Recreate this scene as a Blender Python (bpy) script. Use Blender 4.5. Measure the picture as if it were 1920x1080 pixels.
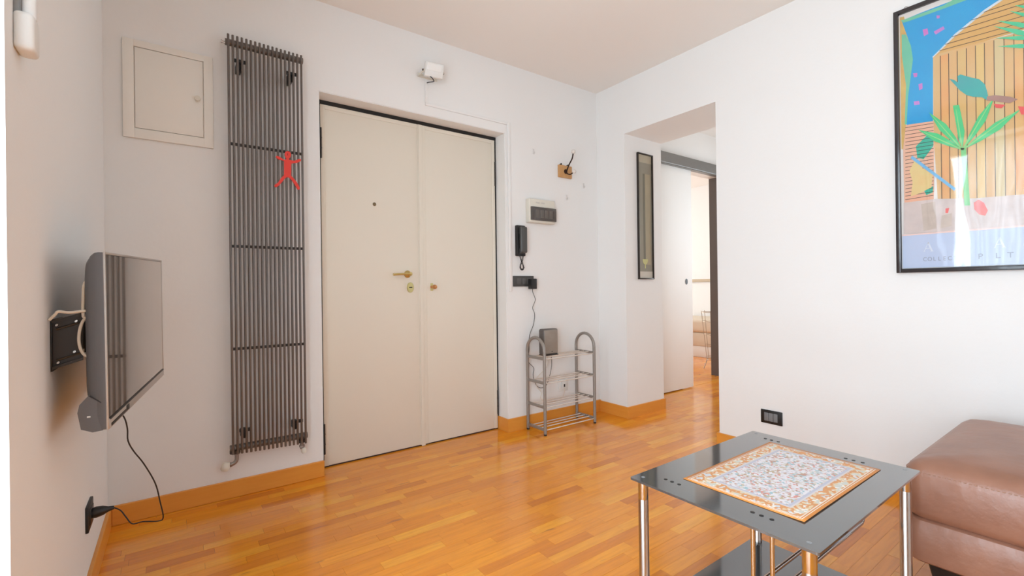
import bpy, bmesh, math, random
from mathutils import Vector, Matrix
random.seed(7)
for o in list(bpy.data.objects): bpy.data.objects.remove(o)
scene = bpy.context.scene
COL = scene.collection
# ------------------------------------------------------------------ camera
YAW, PITCH, ROLL, FPX = 0.628050, 0.000712, -0.012603, 873.70
CAM = Vector((-2.93047, -2.78087, 1.05126))
fw = Vector((math.sin(YAW)*math.cos(PITCH), math.cos(YAW)*math.cos(PITCH), math.sin(PITCH)))
rt0 = Vector((math.cos(YAW), -math.sin(YAW), 0)); up0 = rt0.cross(fw)
rt = math.cos(ROLL)*rt0 + math.sin(ROLL)*up0
up = -math.sin(ROLL)*rt0 + math.cos(ROLL)*up0
cd = bpy.data.cameras.new('camera'); cam = bpy.data.objects.new('camera', cd); COL.objects.link(cam)
cam.matrix_world = Matrix(((rt.x, up.x, -fw.x, CAM.x), (rt.y, up.y, -fw.y, CAM.y), (rt.z, up.z, -fw.z, CAM.z), (0, 0, 0, 1)))
cd.sensor_width = 36.0; cd.lens = FPX/1920*36.0; cd.clip_start = 0.02; cd.clip_end = 100
scene.camera = cam
def ray(px, py): return fw + rt*((px-960)/FPX) - up*((py-540)/FPX)
def PX(px, py, x): d = ray(px, py); return CAM + d*((x-CAM.x)/d.x)      # pixel onto the plane x = const
def PY(px, py, y): d = ray(px, py); return CAM + d*((y-CAM.y)/d.y)
def PZ(px, py, z): d = ray(px, py); return CAM + d*((z-CAM.z)/d.z)
def proj(p):
    d = Vector(p)-CAM; w = d.dot(fw)
    if w < 0.05: return None
    return 960+FPX*d.dot(rt)/w, 540-FPX*d.dot(up)/w
# ------------------------------------------------------------------ world, daylight, exposure
w = bpy.data.worlds.new('world'); scene.world = w; w.use_nodes = True
bgn = w.node_tree.nodes['Background']; bgn.inputs[0].default_value = (0.80, 0.90, 1.0, 1); bgn.inputs[1].default_value = 1.0
XH_ = 2.60
def daylight(name, loc, aim, sx, sy, power, color):
    l = bpy.data.lights.new(name, 'AREA'); l.shape = 'RECTANGLE'; l.size = sx; l.size_y = sy; l.energy = power; l.color = color
    o = bpy.data.objects.new(name, l); COL.objects.link(o); o.location = loc
    o.rotation_euler = Vector(aim).to_track_quat('-Z', 'Y').to_euler()
    return o
daylight('daylight_balcony_window_offscreen', (-3.62, -2.36, 1.25), (1, 0, 0), 1.75, 2.35, 120, (0.74, 0.88, 1.0))
daylight('daylight_hall_window_offscreen', (XH_+0.25, -0.95, 1.5), (-1, 0, 0), 1.1, 1.7, 40, (0.86, 0.94, 1.0))
daylight('daylight_bedroom_window_offscreen', (2.6, 3.72, 1.55), (0, -1, 0), 1.8, 1.7, 85, (0.95, 0.98, 1.0))
vs = scene.view_settings
vs.view_transform = 'Standard'; vs.look = 'None'; vs.exposure = 0.40; vs.gamma = 1.0; vs.use_curve_mapping = False
# ------------------------------------------------------------------ materials
def lin(c):
    return tuple(((v/255)/12.92 if v/255 <= 0.04045 else ((v/255+0.055)/1.055)**2.4) for v in c) + (1.0,)
def mat(name, rgb, rough=0.5, metal=0.0, var=0.0, vscale=6.0, bump=0.0, bscale=60.0, coat=0.0, spec=0.5, rgb2=None, stretch=(1, 1, 1)):
    m = bpy.data.materials.new(name); m.use_nodes = True
    nt = m.node_tree; b = nt.nodes['Principled BSDF']
    b.inputs['Base Color'].default_value = lin(rgb); b.inputs['Roughness'].default_value = rough
    b.inputs['Metallic'].default_value = metal; b.inputs['Coat Weight'].default_value = coat
    b.inputs['Coat Roughness'].default_value = 0.08; b.inputs['Specular IOR Level'].default_value = spec
    geo = nt.nodes.new('ShaderNodeNewGeometry'); mp = nt.nodes.new('ShaderNodeMapping'); mp.inputs['Scale'].default_value = stretch
    nt.links.new(geo.outputs['Position'], mp.inputs['Vector'])
    n = nt.nodes.new('ShaderNodeTexNoise'); n.inputs['Scale'].default_value = vscale; n.inputs['Detail'].default_value = 4
    nt.links.new(mp.outputs[0], n.inputs['Vector'])
    mx = nt.nodes.new('ShaderNodeMix'); mx.data_type = 'RGBA'
    c1 = lin(rgb); c2 = lin(rgb2) if rgb2 else tuple(v*(1-var) for v in c1[:3])+(1,)
    mx.inputs['A'].default_value = c1; mx.inputs['B'].default_value = c2
    nt.links.new(n.outputs['Fac'], mx.inputs['Factor']); nt.links.new(mx.outputs['Result'], b.inputs['Base Color'])
    if bump:
        n2 = nt.nodes.new('ShaderNodeTexNoise'); n2.inputs['Scale'].default_value = bscale; n2.inputs['Detail'].default_value = 3
        nt.links.new(mp.outputs[0], n2.inputs['Vector'])
        bp = nt.nodes.new('ShaderNodeBump'); bp.inputs['Strength'].default_value = bump; bp.inputs['Distance'].default_value = 0.004
        nt.links.new(n2.outputs['Fac'], bp.inputs['Height']); nt.links.new(bp.outputs[0], b.inputs['Normal'])
    return m
def mat_pane(name, rough=0.02, wave=0.0, tint=(1, 1, 1, 1), f0=0.05):
    m = bpy.data.materials.new(name); m.use_nodes = True; nt = m.node_tree; nt.nodes.remove(nt.nodes['Principled BSDF'])
    out = nt.nodes['Material Output']
    t = nt.nodes.new('ShaderNodeBsdfTransparent'); t.inputs[0].default_value = tint
    g = nt.nodes.new('ShaderNodeBsdfGlossy'); g.inputs['Roughness'].default_value = rough
    f = nt.nodes.new('ShaderNodeLayerWeight'); f.inputs['Blend'].default_value = 0.5
    pw_ = nt.nodes.new('ShaderNodeMath'); pw_.operation = 'POWER'; pw_.inputs[1].default_value = 5.0; nt.links.new(f.outputs['Facing'], pw_.inputs[0])
    sc_ = nt.nodes.new('ShaderNodeMath'); sc_.operation = 'MULTIPLY_ADD'; sc_.inputs[1].default_value = 1-f0; sc_.inputs[2].default_value = f0; nt.links.new(pw_.outputs[0], sc_.inputs[0])
    mx = nt.nodes.new('ShaderNodeMixShader')
    if wave:
        geo = nt.nodes.new('ShaderNodeNewGeometry'); mp = nt.nodes.new('ShaderNodeMapping'); mp.inputs['Scale'].default_value = (1, 1, 0.35)
        nt.links.new(geo.outputs['Position'], mp.inputs[0])
        n = nt.nodes.new('ShaderNodeTexNoise'); n.inputs['Scale'].default_value = 5.0; n.inputs['Detail'].default_value = 2
        nt.links.new(mp.outputs[0], n.inputs['Vector'])
        b = nt.nodes.new('ShaderNodeBump'); b.inputs['Strength'].default_value = wave; b.inputs['Distance'].default_value = 0.02
        nt.links.new(n.outputs['Fac'], b.inputs['Height']); nt.links.new(b.outputs[0], g.inputs['Normal']); nt.links.new(b.outputs[0], f.inputs['Normal'])
    nt.links.new(sc_.outputs[0], mx.inputs[0]); nt.links.new(t.outputs[0], mx.inputs[1]); nt.links.new(g.outputs[0], mx.inputs[2])
    nt.links.new(mx.outputs[0], out.inputs['Surface'])
    return m
def mat_wood_floor():
    m = bpy.data.materials.new('parquet wood'); m.use_nodes = True; nt = m.node_tree; N = nt.nodes.new; L = nt.links.new
    b = nt.nodes['Principled BSDF']; b.inputs['Specular IOR Level'].default_value = 0.5; b.inputs['Coat Weight'].default_value = 0.3; b.inputs['Coat Roughness'].default_value = 0.10
    oi = N('ShaderNodeObjectInfo'); ge = N('ShaderNodeNewGeometry')
    ad = N('ShaderNodeMath'); ad.operation = 'ADD'; L(oi.outputs['Random'], ad.inputs[0]); L(ge.outputs['Random Per Island'], ad.inputs[1])
    fr = N('ShaderNodeMath'); fr.operation = 'FRACT'; L(ad.outputs[0], fr.inputs[0])
    rp = N('ShaderNodeValToRGB'); rp.color_ramp.interpolation = 'LINEAR'
    e = rp.color_ramp.elements; e[0].position = 0.0; e[0].color = lin((212, 122, 26)); e[1].position = 1.0; e[1].color = lin((248, 170, 46))
    for p, c in ((0.12, (230, 138, 26)), (0.45, (240, 149, 30)), (0.8, (245, 157, 36))):
        x = e.new(p); x.color = lin(c)
    L(fr.outputs[0], rp.inputs[0])
    sc = N('ShaderNodeMath'); sc.operation = 'MULTIPLY'; sc.inputs[1].default_value = 13.0; L(fr.outputs[0], sc.inputs[0])
    va = N('ShaderNodeVectorMath'); va.operation = 'ADD'; L(ge.outputs['Position'], va.inputs[0]); L(sc.outputs[0], va.inputs[1])
    mp = N('ShaderNodeMapping'); mp.inputs['Scale'].default_value = (3, 40, 3); L(va.outputs[0], mp.inputs[0])
    n = N('ShaderNodeTexNoise'); n.inputs['Scale'].default_value = 2.0; n.inputs['Detail'].default_value = 5; n.inputs['Roughness'].default_value = 0.6
    L(mp.outputs[0], n.inputs['Vector'])
    gr = N('ShaderNodeValToRGB'); gr.color_ramp.elements[0].position = 0.3; gr.color_ramp.elements[0].color = (0.80, 0.74, 0.68, 1)
    gr.color_ramp.elements[1].position = 0.6; gr.color_ramp.elements[1].color = (1, 1, 1, 1); L(n.outputs['Fac'], gr.inputs[0])
    mx = N('ShaderNodeMix'); mx.data_type = 'RGBA'; mx.blend_type = 'MULTIPLY'; mx.inputs['Factor'].default_value = 0.75
    L(rp.outputs[0], mx.inputs['A']); L(gr.outputs[0], mx.inputs['B'])
    # worn, greyish patches
    n2 = N('ShaderNodeTexNoise'); n2.inputs['Scale'].default_value = 1.7; n2.inputs['Detail'].default_value = 6
    mp2 = N('ShaderNodeMapping'); mp2.inputs['Scale'].default_value = (1, 2.2, 1); L(ge.outputs['Position'], mp2.inputs[0]); L(mp2.outputs[0], n2.inputs['Vector'])
    wr = N('ShaderNodeValToRGB'); wr.color_ramp.elements[0].position = 0.48; wr.color_ramp.elements[0].color = (0, 0, 0, 1)
    wr.color_ramp.elements[1].position = 0.75; wr.color_ramp.elements[1].color = (0.55, 0.55, 0.55, 1); L(n2.outputs['Fac'], wr.inputs[0])
    m2 = N('ShaderNodeMix'); m2.data_type = 'RGBA'; L(wr.outputs[0], m2.inputs['Factor']); L(mx.outputs['Result'], m2.inputs['A']); m2.inputs['B'].default_value = lin((208, 128, 60))
    n3 = N('ShaderNodeTexNoise'); n3.inputs['Scale'].default_value = 1.0; n3.inputs['Detail'].default_value = 3
    mp3 = N('ShaderNodeMapping'); mp3.inputs['Scale'].default_value = (4.0, 22, 1); mp3.inputs['Location'].default_value = (3.1, 1.7, 0); L(ge.outputs['Position'], mp3.inputs[0]); L(mp3.outputs[0], n3.inputs['Vector'])
    sr_ = N('ShaderNodeValToRGB'); sr_.color_ramp.elements[0].position = 0.69; sr_.color_ramp.elements[0].color = (0, 0, 0, 1); sr_.color_ramp.elements[1].position = 0.76; sr_.color_ramp.elements[1].color = (0.7, 0.7, 0.7, 1); L(n3.outputs['Fac'], sr_.inputs[0])
    m3 = N('ShaderNodeMix'); m3.data_type = 'RGBA'; L(sr_.outputs[0], m3.inputs['Factor']); L(m2.outputs['Result'], m3.inputs['A']); m3.inputs['B'].default_value = lin((136, 78, 48))
    L(m3.outputs['Result'], b.inputs['Base Color'])
    rr = N('ShaderNodeMapRange'); rr.inputs['To Min'].default_value = 0.13; rr.inputs['To Max'].default_value = 0.23; L(n2.outputs['Fac'], rr.inputs['Value'])
    L(rr.outputs[0], b.inputs['Roughness'])
    bp = N('ShaderNodeBump'); bp.inputs['Strength'].default_value = 0.06; bp.inputs['Distance'].default_value = 0.002
    L(n.outputs['Fac'], bp.inputs['Height']); L(bp.outputs[0], b.inputs['Normal'])
    return m
def mat_rug(x0, x1, y0, y1):
    """printed carpet pattern: orange edge, ornamented border, lilac inner frame, busy floral field"""
    m = bpy.data.materials.new('printed carpet pattern'); m.use_nodes = True; nt = m.node_tree; N = nt.nodes.new; L = nt.links.new
    b = nt.nodes['Principled BSDF']; b.inputs['Roughness'].default_value = 0.42
    ge = N('ShaderNodeNewGeometry'); sx = N('ShaderNodeSeparateXYZ'); L(ge.outputs['Position'], sx.inputs[0])
    def mth(op, a, c):
        q = N('ShaderNodeMath'); q.operation = op
        for i, v in enumerate((a, c)):
            if v is None: continue
            if isinstance(v, (int, float)): q.inputs[i].default_value = v
            else: L(v, q.inputs[i])
        return q.outputs[0]
    d = mth('MINIMUM', mth('MINIMUM', mth('SUBTRACT', sx.outputs[0], x0), mth('SUBTRACT', x1, sx.outputs[0])),
            mth('MINIMUM', mth('SUBTRACT', sx.outputs[1], y0), mth('SUBTRACT', y1, sx.outputs[1])))
    def mix(fac, A, B):
        q = N('ShaderNodeMix'); q.data_type = 'RGBA'
        L(fac, q.inputs['Factor'])
        for k, v in (('A', A), ('B', B)):
            if isinstance(v, tuple): q.inputs[k].default_value = lin(v)
            else: L(v, q.inputs[k])
        return q.outputs['Result']
    def ramp(src, stops, const=True):
        q = N('ShaderNodeValToRGB'); q.color_ramp.interpolation = 'CONSTANT' if const else 'LINEAR'
        e = q.color_ramp.elements; e[0].position = stops[0][0]; e[0].color = lin(stops[0][1]); e[1].position = stops[1][0]; e[1].color = lin(stops[1][1])
        for p, c in stops[2:]:
            x = e.new(p); x.color = lin(c)
        L(src, q.inputs[0]); return q.outputs[0]
    def vor(scale):
        v = N('ShaderNodeTexVoronoi'); v.inputs['Scale'].default_value = scale; L(ge.outputs['Position'], v.inputs['Vector'])
        s = N('ShaderNodeSeparateColor'); L(v.outputs['Color'], s.inputs[0]); return s.outputs[0], v.outputs['Distance']
    c1, d1 = vor(150); c2, d2 = vor(38)
    field = ramp(c1, [(0, (226, 222, 226)), (0.42, (206, 200, 204)), (0.6, (190, 146, 130)), (0.7, (214, 208, 200)), (0.8, (156, 190, 198)), (0.87, (190, 172, 140)), (0.94, (214, 146, 136))])
    big = ramp(c2, [(0, (228, 224, 228)), (0.4, (176, 206, 218)), (0.55, (232, 228, 226)), (0.75, (200, 136, 116)), (0.85, (228, 222, 218))])
    msk = mth('LESS_THAN', d2, 0.0075)
    field = mix(msk, field, big)
    # border: orange lobes on cream
    nb = N('ShaderNodeTexNoise'); nb.inputs['Scale'].default_value = 42; nb.inputs['Detail'].default_value = 1; L(ge.outputs['Position'], nb.inputs['Vector'])
    bord = ramp(nb.outputs['Fac'], [(0, (206, 205, 196)), (0.40, (224, 198, 160)), (0.48, (216, 150, 92)), (0.64, (206, 208, 214))])
    bord = mix(mth('LESS_THAN', mth('MULTIPLY', c1, 1.0), 0.12), bord, (236, 230, 222))
    col = field
    def band(lim, colr, cur): return mix(mth('LESS_THAN', d, lim), cur, colr)
    col = band(0.062, (190, 190, 204), col); col = band(0.055, (214, 206, 204), col); col = band(0.050, bord, col)
    col = band(0.0165, (228, 214, 202), col); col = band(0.0135, (214, 140, 70), col); col = band(0.0105, (232, 220, 208), col); col = band(0.0085, (216, 138, 64), col)
    L(col, b.inputs['Base Color'])
    return m

M = {}
M['wall'] = mat('wall paint', (241, 239, 236), 0.75, var=0.03, vscale=1.5, bump=0.15, bscale=45)
M['ceiling'] = mat('ceiling paint', (244, 239, 233), 0.8, var=0.02, vscale=1.0)
M['reveal'] = M['wall']
M['base'] = mat('baseboard wood', (234, 160, 68), 0.35, var=0, rgb2=(222, 142, 52), vscale=5, stretch=(1, 1, 9), bump=0.05, bscale=30)
M['floor'] = mat_wood_floor()
M['subfloor'] = mat('joint filler', (92, 52, 22), 0.8, var=0.1)
M['door'] = mat('door cream lacquer', (233, 224, 208), 0.38, var=0.02, vscale=2)
M['hatch'] = mat('hatch white lacquer', (240, 235, 226), 0.45, var=0.01)
M['valve'] = mat('satin chrome valve', (150, 146, 142), 0.3, 0.8, var=0.05)
M['black'] = mat('black metal', (22, 21, 21), 0.45, var=0.1)
M['blackpl'] = mat('black plastic', (34, 33, 33), 0.4, var=0.1)
M['brass'] = mat('brass', (206, 186, 122), 0.28, 0.85, var=0.05)
M['brassdull'] = mat('brass plate', (208, 198, 138), 0.4, 0.35, var=0.05)
M['rad'] = mat('radiator grey enamel', (112, 104, 99), 0.30, 0.35, var=0.08, coat=0.3)
M['raddark'] = mat('radiator dark bar', (56, 51, 48), 0.4, 0.3, var=0.08)
M['chrome'] = mat('chrome', (192, 188, 185), 0.18, 1.0, var=0.03)
M['whitepl'] = mat('white plastic', (236, 235, 231), 0.35, var=0.02)
M['ivorypl'] = mat('ivory plastic', (226, 220, 206), 0.4, var=0.02)
M['red'] = mat('red rubber', (236, 62, 48), 0.5, var=0.06)
M['greypl'] = mat('grey plastic', (140, 142, 142), 0.4, var=0.04)
M['tvgrey'] = mat('television grey shell', (104, 102, 103), 0.42, var=0.06, bump=0.05, bscale=400)
M['silver'] = mat('silver bezel', (186, 178, 171), 0.3, 0.35, var=0.04)
M['screen'] = mat('screen glass', (206, 198, 190), 0.03, 0.9, var=0.02)
M['rackgrey'] = mat('rack grey enamel', (150, 142, 134), 0.4, 0.3, var=0.05)
M['rackrod'] = mat('rack rods', (224, 216, 206), 0.35, 0.25, var=0.05)
M['router'] = mat('router charcoal', (98, 90, 84), 0.45, var=0.08)
M['smoke'] = mat('smoked plastic', (84, 78, 74), 0.15, var=0.1, coat=0.4)
M['oak'] = mat('hook board wood', (212, 166, 112), 0.5, rgb2=(190, 138, 84), vscale=12, stretch=(4, 1, 1))
M['iron'] = mat('dark iron', (58, 36, 26), 0.5, 0.6, var=0.1)
M['porc'] = mat('porcelain', (228, 220, 212), 0.25, var=0.03)
M['glassdark'] = mat('black glass', (66, 70, 72), 0.07, 0.0, var=0.04, coat=1.0, spec=0.8)
M['leather'] = mat('brown leather', (176, 128, 104), 0.36, rgb2=(122, 78, 60), vscale=5, bump=0.6, bscale=22, spec=0.6)
M['leatherline'] = mat('leather seam thread', (170, 128, 104), 0.6, var=0.1)
M['cable_w'] = mat('white cable', (226, 214, 196), 0.45, var=0.04)
M['cable_b'] = mat('black cable', (38, 32, 30), 0.45, var=0.05)
M['trackgrey'] = mat('brushed grey metal', (134, 134, 132), 0.35, 0.5, var=0.12, vscale=10, stretch=(1, 1, 8))
M['lining'] = mat('dark taupe lining', (96, 86, 80), 0.4, var=0.05)
M['bedcover'] = mat('beige bedcover', (222, 208, 188), 0.85, var=0.1, bump=0.3, bscale=90)
M['cushion'] = mat('pale pink cushion', (216, 196, 186), 0.9, var=0.08)
M['curtain'] = mat('white curtain cloth', (238, 238, 236), 0.8, var=0.03, bump=0.2, bscale=300)
_nt = M['curtain'].node_tree; _t = _nt.nodes.new('ShaderNodeBsdfTranslucent'); _t.inputs[0].default_value = (0.9, 0.9, 0.9, 1); _m = _nt.nodes.new('ShaderNodeMixShader'); _m.inputs[0].default_value = 0.6
_nt.links.new(_nt.nodes['Principled BSDF'].outputs[0], _m.inputs[1]); _nt.links.new(_t.outputs[0], _m.inputs[2]); _nt.links.new(_m.outputs[0], _nt.nodes['Material Output'].inputs['Surface'])
M['pane'] = mat_pane('window glass')
M['plexi'] = mat_pane('poster acrylic', 0.03, 0.12, f0=0.085)
M['picglass'] = mat_pane('picture glass', 0.02, 0.0)
M['tube'] = mat('lamp tube', (240, 240, 238), 0.3, var=0.01)
M['rail'] = mat('tan rail', (196, 178, 150), 0.5, var=0.08)
M['wire'] = mat('champagne wire', (176, 158, 138), 0.35, 0.7, var=0.1)
M['thresh'] = mat('dark threshold', (52, 30, 22), 0.5, var=0.1)
# ------------------------------------------------------------------ mesh helpers
class MB:
    def __init__(s): s.v = []; s.f = []
    def add(s, vs, fs):
        k = len(s.v); s.v += [Vector(p) for p in vs]; s.f += [tuple(i+k for i in f) for f in fs]; return s
    def box(s, x0, x1, y0, y1, z0, z1):
        return s.add([(x0,y0,z0),(x1,y0,z0),(x1,y1,z0),(x0,y1,z0),(x0,y0,z1),(x1,y0,z1),(x1,y1,z1),(x0,y1,z1)],
              [(0,3,2,1),(4,5,6,7),(0,1,5,4),(1,2,6,5),(2,3,7,6),(3,0,4,7)])
    def rbox(s, x0, x1, y0, y1, z0, z1, r=0.004, seg=2):
        bm = bmesh.new(); bmesh.ops.create_cube(bm, size=1)
        for v in bm.verts: v.co = Vector(((x0+x1)/2+v.co.x*(x1-x0), (y0+y1)/2+v.co.y*(y1-y0), (z0+z1)/2+v.co.z*(z1-z0)))
        r = min(r, 0.49*min(abs(x1-x0), abs(y1-y0), abs(z1-z0)))
        bmesh.ops.bevel(bm, geom=bm.edges[:], offset=r, segments=seg, profile=0.5, affect='EDGES')
        bm.verts.index_update(); s.add([v.co.copy() for v in bm.verts], [[v.index for v in f.verts] for f in bm.faces]); bm.free(); return s
    def tube(s, pts, r, n=8, closed=False):
        P = [Vector(p) for p in pts]; m = len(P); vs = []; fs = []; nrm = None
        for i in range(m):
            if closed: t = (P[(i+1) % m]-P[i-1]).normalized()
            else: t = (P[min(i+1, m-1)]-P[max(i-1, 0)]).normalized()
            if nrm is None: nrm = t.orthogonal().normalized()
            nrm = (nrm - t*nrm.dot(t));
            nrm = nrm.normalized() if nrm.length > 1e-6 else t.orthogonal().normalized()
            bn = t.cross(nrm); rr = r[i] if isinstance(r, (list, tuple)) else r
            for k in range(n):
                a = 2*math.pi*k/n; vs.append(P[i]+(nrm*math.cos(a)+bn*math.sin(a))*rr)
        for i in range(m if closed else m-1):
            j = (i+1) % m
            for k in range(n): fs.append((i*n+k, i*n+(k+1) % n, j*n+(k+1) % n, j*n+k))
        if not closed: fs += [tuple(range(n-1, -1, -1)), tuple((m-1)*n+k for k in range(n))]
        return s.add(vs, fs)
    def lathe(s, o, axis, prof, n=20):
        o = Vector(o); ax = Vector(axis).normalized(); a1 = ax.orthogonal().normalized(); a2 = ax.cross(a1); vs = []; fs = []
        for (r, h) in prof:
            for k in range(n):
                a = 2*math.pi*k/n; vs.append(o+ax*h+(a1*math.cos(a)+a2*math.sin(a))*max(r, 1e-5))
        for i in range(len(prof)-1):
            for k in range(n): fs.append((i*n+k, i*n+(k+1) % n, (i+1)*n+(k+1) % n, (i+1)*n+k))
        fs += [tuple(range(n-1, -1, -1)), tuple((len(prof)-1)*n+k for k in range(n))]
        return s.add(vs, fs)
    def prism(s, poly, vec):
        P = [Vector(p) for p in poly]; v = Vector(vec); n = len(P)
        return s.add(P+[p+v for p in P], [tuple(range(n-1, -1, -1)), tuple(range(n, 2*n))]+[(i, (i+1) % n, n+(i+1) % n, n+i) for i in range(n)])
    def sphere(s, c, r, n=14):
        return s.lathe(Vector(c)-Vector((0, 0, r)), (0, 0, 1), [(r*math.sin(math.pi*i/8), r-r*math.cos(math.pi*i/8)) for i in range(9)], n)
WM = {}
def fin(me, smooth=True):
    bm = bmesh.new(); bm.from_mesh(me); bmesh.ops.recalc_face_normals(bm, faces=bm.faces[:]); bm.to_mesh(me); bm.free()
    if smooth:
        me.polygons.foreach_set('use_smooth', [True]*len(me.polygons)); me.set_sharp_from_angle(angle=math.radians(35))
def obj(name, mb, m, parent=None, local=False, smooth=True):
    vs = mb.v
    if parent is not None:
        if not local: inv = WM[parent].inverted(); vs = [inv @ p for p in vs]
        loc = Vector((0, 0, 0))
    else:
        xs = [p.x for p in vs]; ys = [p.y for p in vs]; zs = [p.z for p in vs]
        loc = Vector(((min(xs)+max(xs))/2, (min(ys)+max(ys))/2, min(zs))); vs = [p-loc for p in vs]
    me = bpy.data.meshes.new(name); me.from_pydata(vs, [], mb.f); fin(me, smooth); me.materials.append(m)
    o = bpy.data.objects.new(name, me); COL.objects.link(o); o.location = loc
    if parent is not None: o.parent = parent; WM[o] = WM[parent].copy()
    else: WM[o] = Matrix.Translation(loc)
    return o
def tag(o, label, cat=None, group=None, kind=None):
    o['label'] = label
    if cat: o['category'] = cat
    if group: o['group'] = group
    if kind: o['kind'] = kind
    return o
def thing(name, label, cat, loc, rot=None, group=None, kind=None):
    o = bpy.data.objects.new(name, None); COL.objects.link(o); o.empty_display_size = 0.05
    Mx = Matrix.Translation(Vector(loc)) @ (rot.to_4x4() if rot is not None else Matrix.Identity(4))
    o.matrix_world = Mx; WM[o] = Mx
    return tag(o, label, cat, group, kind)
def struct(name, mb, m, label, smooth=False): return tag(obj(name, mb, m, smooth=smooth), label, kind='structure')
def catmull(P, k=6):
    P = [Vector(p) for p in P]; out = []
    for i in range(len(P)-1):
        a, b, c, d = P[max(i-1, 0)], P[i], P[i+1], P[min(i+2, len(P)-1)]
        for j in range(k):
            t = j/k; out.append(0.5*((2*b)+(c-a)*t+(2*a-5*b+4*c-d)*t*t+(3*b-3*c+d-a)*t**3))
    return out+[P[-1]]
# ------------------------------------------------------------------ room shell
H = 2.70; XL = -3.180; YF = -4.40; T = 0.47; XH = 2.60; YH = -2.45
OY0, OY1, OZ = -1.076, -0.300, 2.277            # passage in the right wall
DX0, DX1, DZ = -2.253, -0.957, 2.190            # entrance door recess
WY0, WY1 = -3.20, -1.532                        # balcony window
YS0, YS1 = 0.075, 0.290                         # wall with the sliding door
SX0, SX1, SZ = 1.30, 2.215, 2.33
BX1, BY1 = 4.15, 3.40
struct('wall_back', MB().box(XL-0.3, DX0, 0, 0.32, -0.02, H+0.02).box(DX1, 0.0, 0, 0.32, -0.02, H+0.02).box(DX0, DX1, 0, 0.32, DZ, H+0.02).box(DX0, DX1, 0.20, 0.32, -0.02, DZ), M['wall'], 'white wall with the recessed entrance door')
struct('wall_right', MB().box(0, T, OY1, 0.32, -0.02, H+0.02).box(0, T, YF, OY0, -0.02, H+0.02).box(0, T, OY0, OY1, OZ, H+0.02), M['wall'], 'white wall with the open passage and the poster')
struct('wall_left', MB().box(XL-0.3, XL, WY1, 0.0, -0.02, H+0.02).box(XL-0.3, XL, YF, WY0, -0.02, H+0.02).box(XL-0.3, XL, WY0, WY1, 2.42, H+0.02), M['wall'], 'white wall carrying the television')
struct('wall_front', MB().box(XL-0.3, -1.85, YF-0.25, YF, -0.02, H+0.02).box(-0.1, T, YF-0.25, YF, -0.02, H+0.02).box(-1.85, -0.1, YF-0.25, YF, -0.02, 0.05).box(-1.85, -0.1, YF-0.25, YF, 2.35, H+0.02), M['wall'], 'white wall opposite the entrance door')
struct('ceiling', MB().box(XL-0.3, BX1+0.2, YF-0.25, BY1+0.25, H, H+0.1), M['ceiling'], 'plain warm white ceiling')
struct('wall_hall_back', MB().box(T, SX0, YS0, YS1, -0.02, H+0.01).box(SX1, BX1, YS0, YS1, -0.02, H+0.01).box(SX0, SX1, YS0, YS1, SZ, H+0.01), M['wall'], 'white hall wall behind the sliding door')
struct('wall_hall_right', MB().box(XH, XH+0.15, YH, -1.50, -0.02, H+0.01).box(XH, XH+0.15, -0.40, YS0, -0.02, H+0.01).box(XH, XH+0.15, -1.50, -0.40, -0.02, 0.75).box(XH, XH+0.15, -1.50, -0.40, 2.35, H+0.01), M['wall'], 'white hall wall with its window')
struct('wall_hall_front', MB().box(T, XH+0.15, YH-0.2, YH, -0.02, H+0.01), M['wall'], 'white wall closing the hall')
struct('wall_bedroom_right', MB().box(BX1, BX1+0.15, YS1, BY1, -0.02, H+0.01), M['wall'], 'bright bedroom wall above the bed')
struct('wall_bedroom_left', MB().box(0.45, 0.6, 0.32, BY1, -0.02, H+0.01), M['wall'], 'bedroom wall hidden behind the sliding door')
struct('wall_bedroom_back', MB().box(0.45, 1.7, BY1, BY1+0.2, -0.02, H+0.01).box(3.5, BX1+0.15, BY1, BY1+0.2, -0.02, H+0.01).box(1.7, 3.5, BY1, BY1+0.2, -0.02, 0.85).box(1.7, 3.5, BY1, BY1+0.2, 2.35, H+0.01), M['wall'], 'bedroom wall with its window')
# floor: slab and one piece per parquet strip
floor = struct('floor', MB().box(XL-0.3, BX1+0.2, YF-0.25, BY1+0.25, -0.08, -0.006), M['subfloor'], 'honey orange oak strip parquet floor')
zones = [(XL, 0.0, YF, 0.0), (DX0, DX1, 0.0, 0.19), (0.0, T, OY0, OY1), (T, XH, YH, YS0), (SX0, SX1, YS0, YS1), (0.6, BX1, YS1, BY1)]
strips = []; SW = 0.052; GAP = 0.0006
row = 0; y = YF
while y < BY1:
    rr = random.Random(1000+row)
    for (zx0, zx1, zy0, zy1) in zones:
        ya, yb = max(y, zy0), min(y+SW, zy1)
        if yb-ya < 0.004: continue
        x = zx0; first = True
        while x < zx1-0.004:
            ln = rr.choice((0.22, 0.26, 0.30, 0.34, 0.40)) * (rr.uniform(0.2, 1) if first else 1); first = False
            x2 = min(x+ln, zx1)
            if zx1-x2 < 0.06: x2 = zx1
            strips.append((x, x2, ya, yb)); x = x2
    y += SW; row += 1
def parea(s):
    c = [proj((px, py, 0)) for px, py in ((s[0], s[2]), (s[1], s[2]), (s[1], s[3]), (s[0], s[3]))]
    if any(q is None for q in c): return 0
    if all(q[0] < 0 for q in c) or all(q[0] > 1920 for q in c) or all(q[1] > 1080 for q in c): return 0
    if s[0] > 0.3 and (s[1] > 2.3 or s[3] > 0.3 or s[2] < -1.5): return 0
    if s[0] > -0.95 and s[3] < -2.3: return 0
    if c[0][0] > 1420 and c[0][1] < 860 and s[0] > 0: return 0
    cx = [(min(max(q[0], 0), 1920), min(max(q[1], 0), 1080)) for q in c]
    return abs(sum(cx[i][0]*cx[(i+1) % 4][1]-cx[(i+1) % 4][0]*cx[i][1] for i in range(4)))/2
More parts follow.
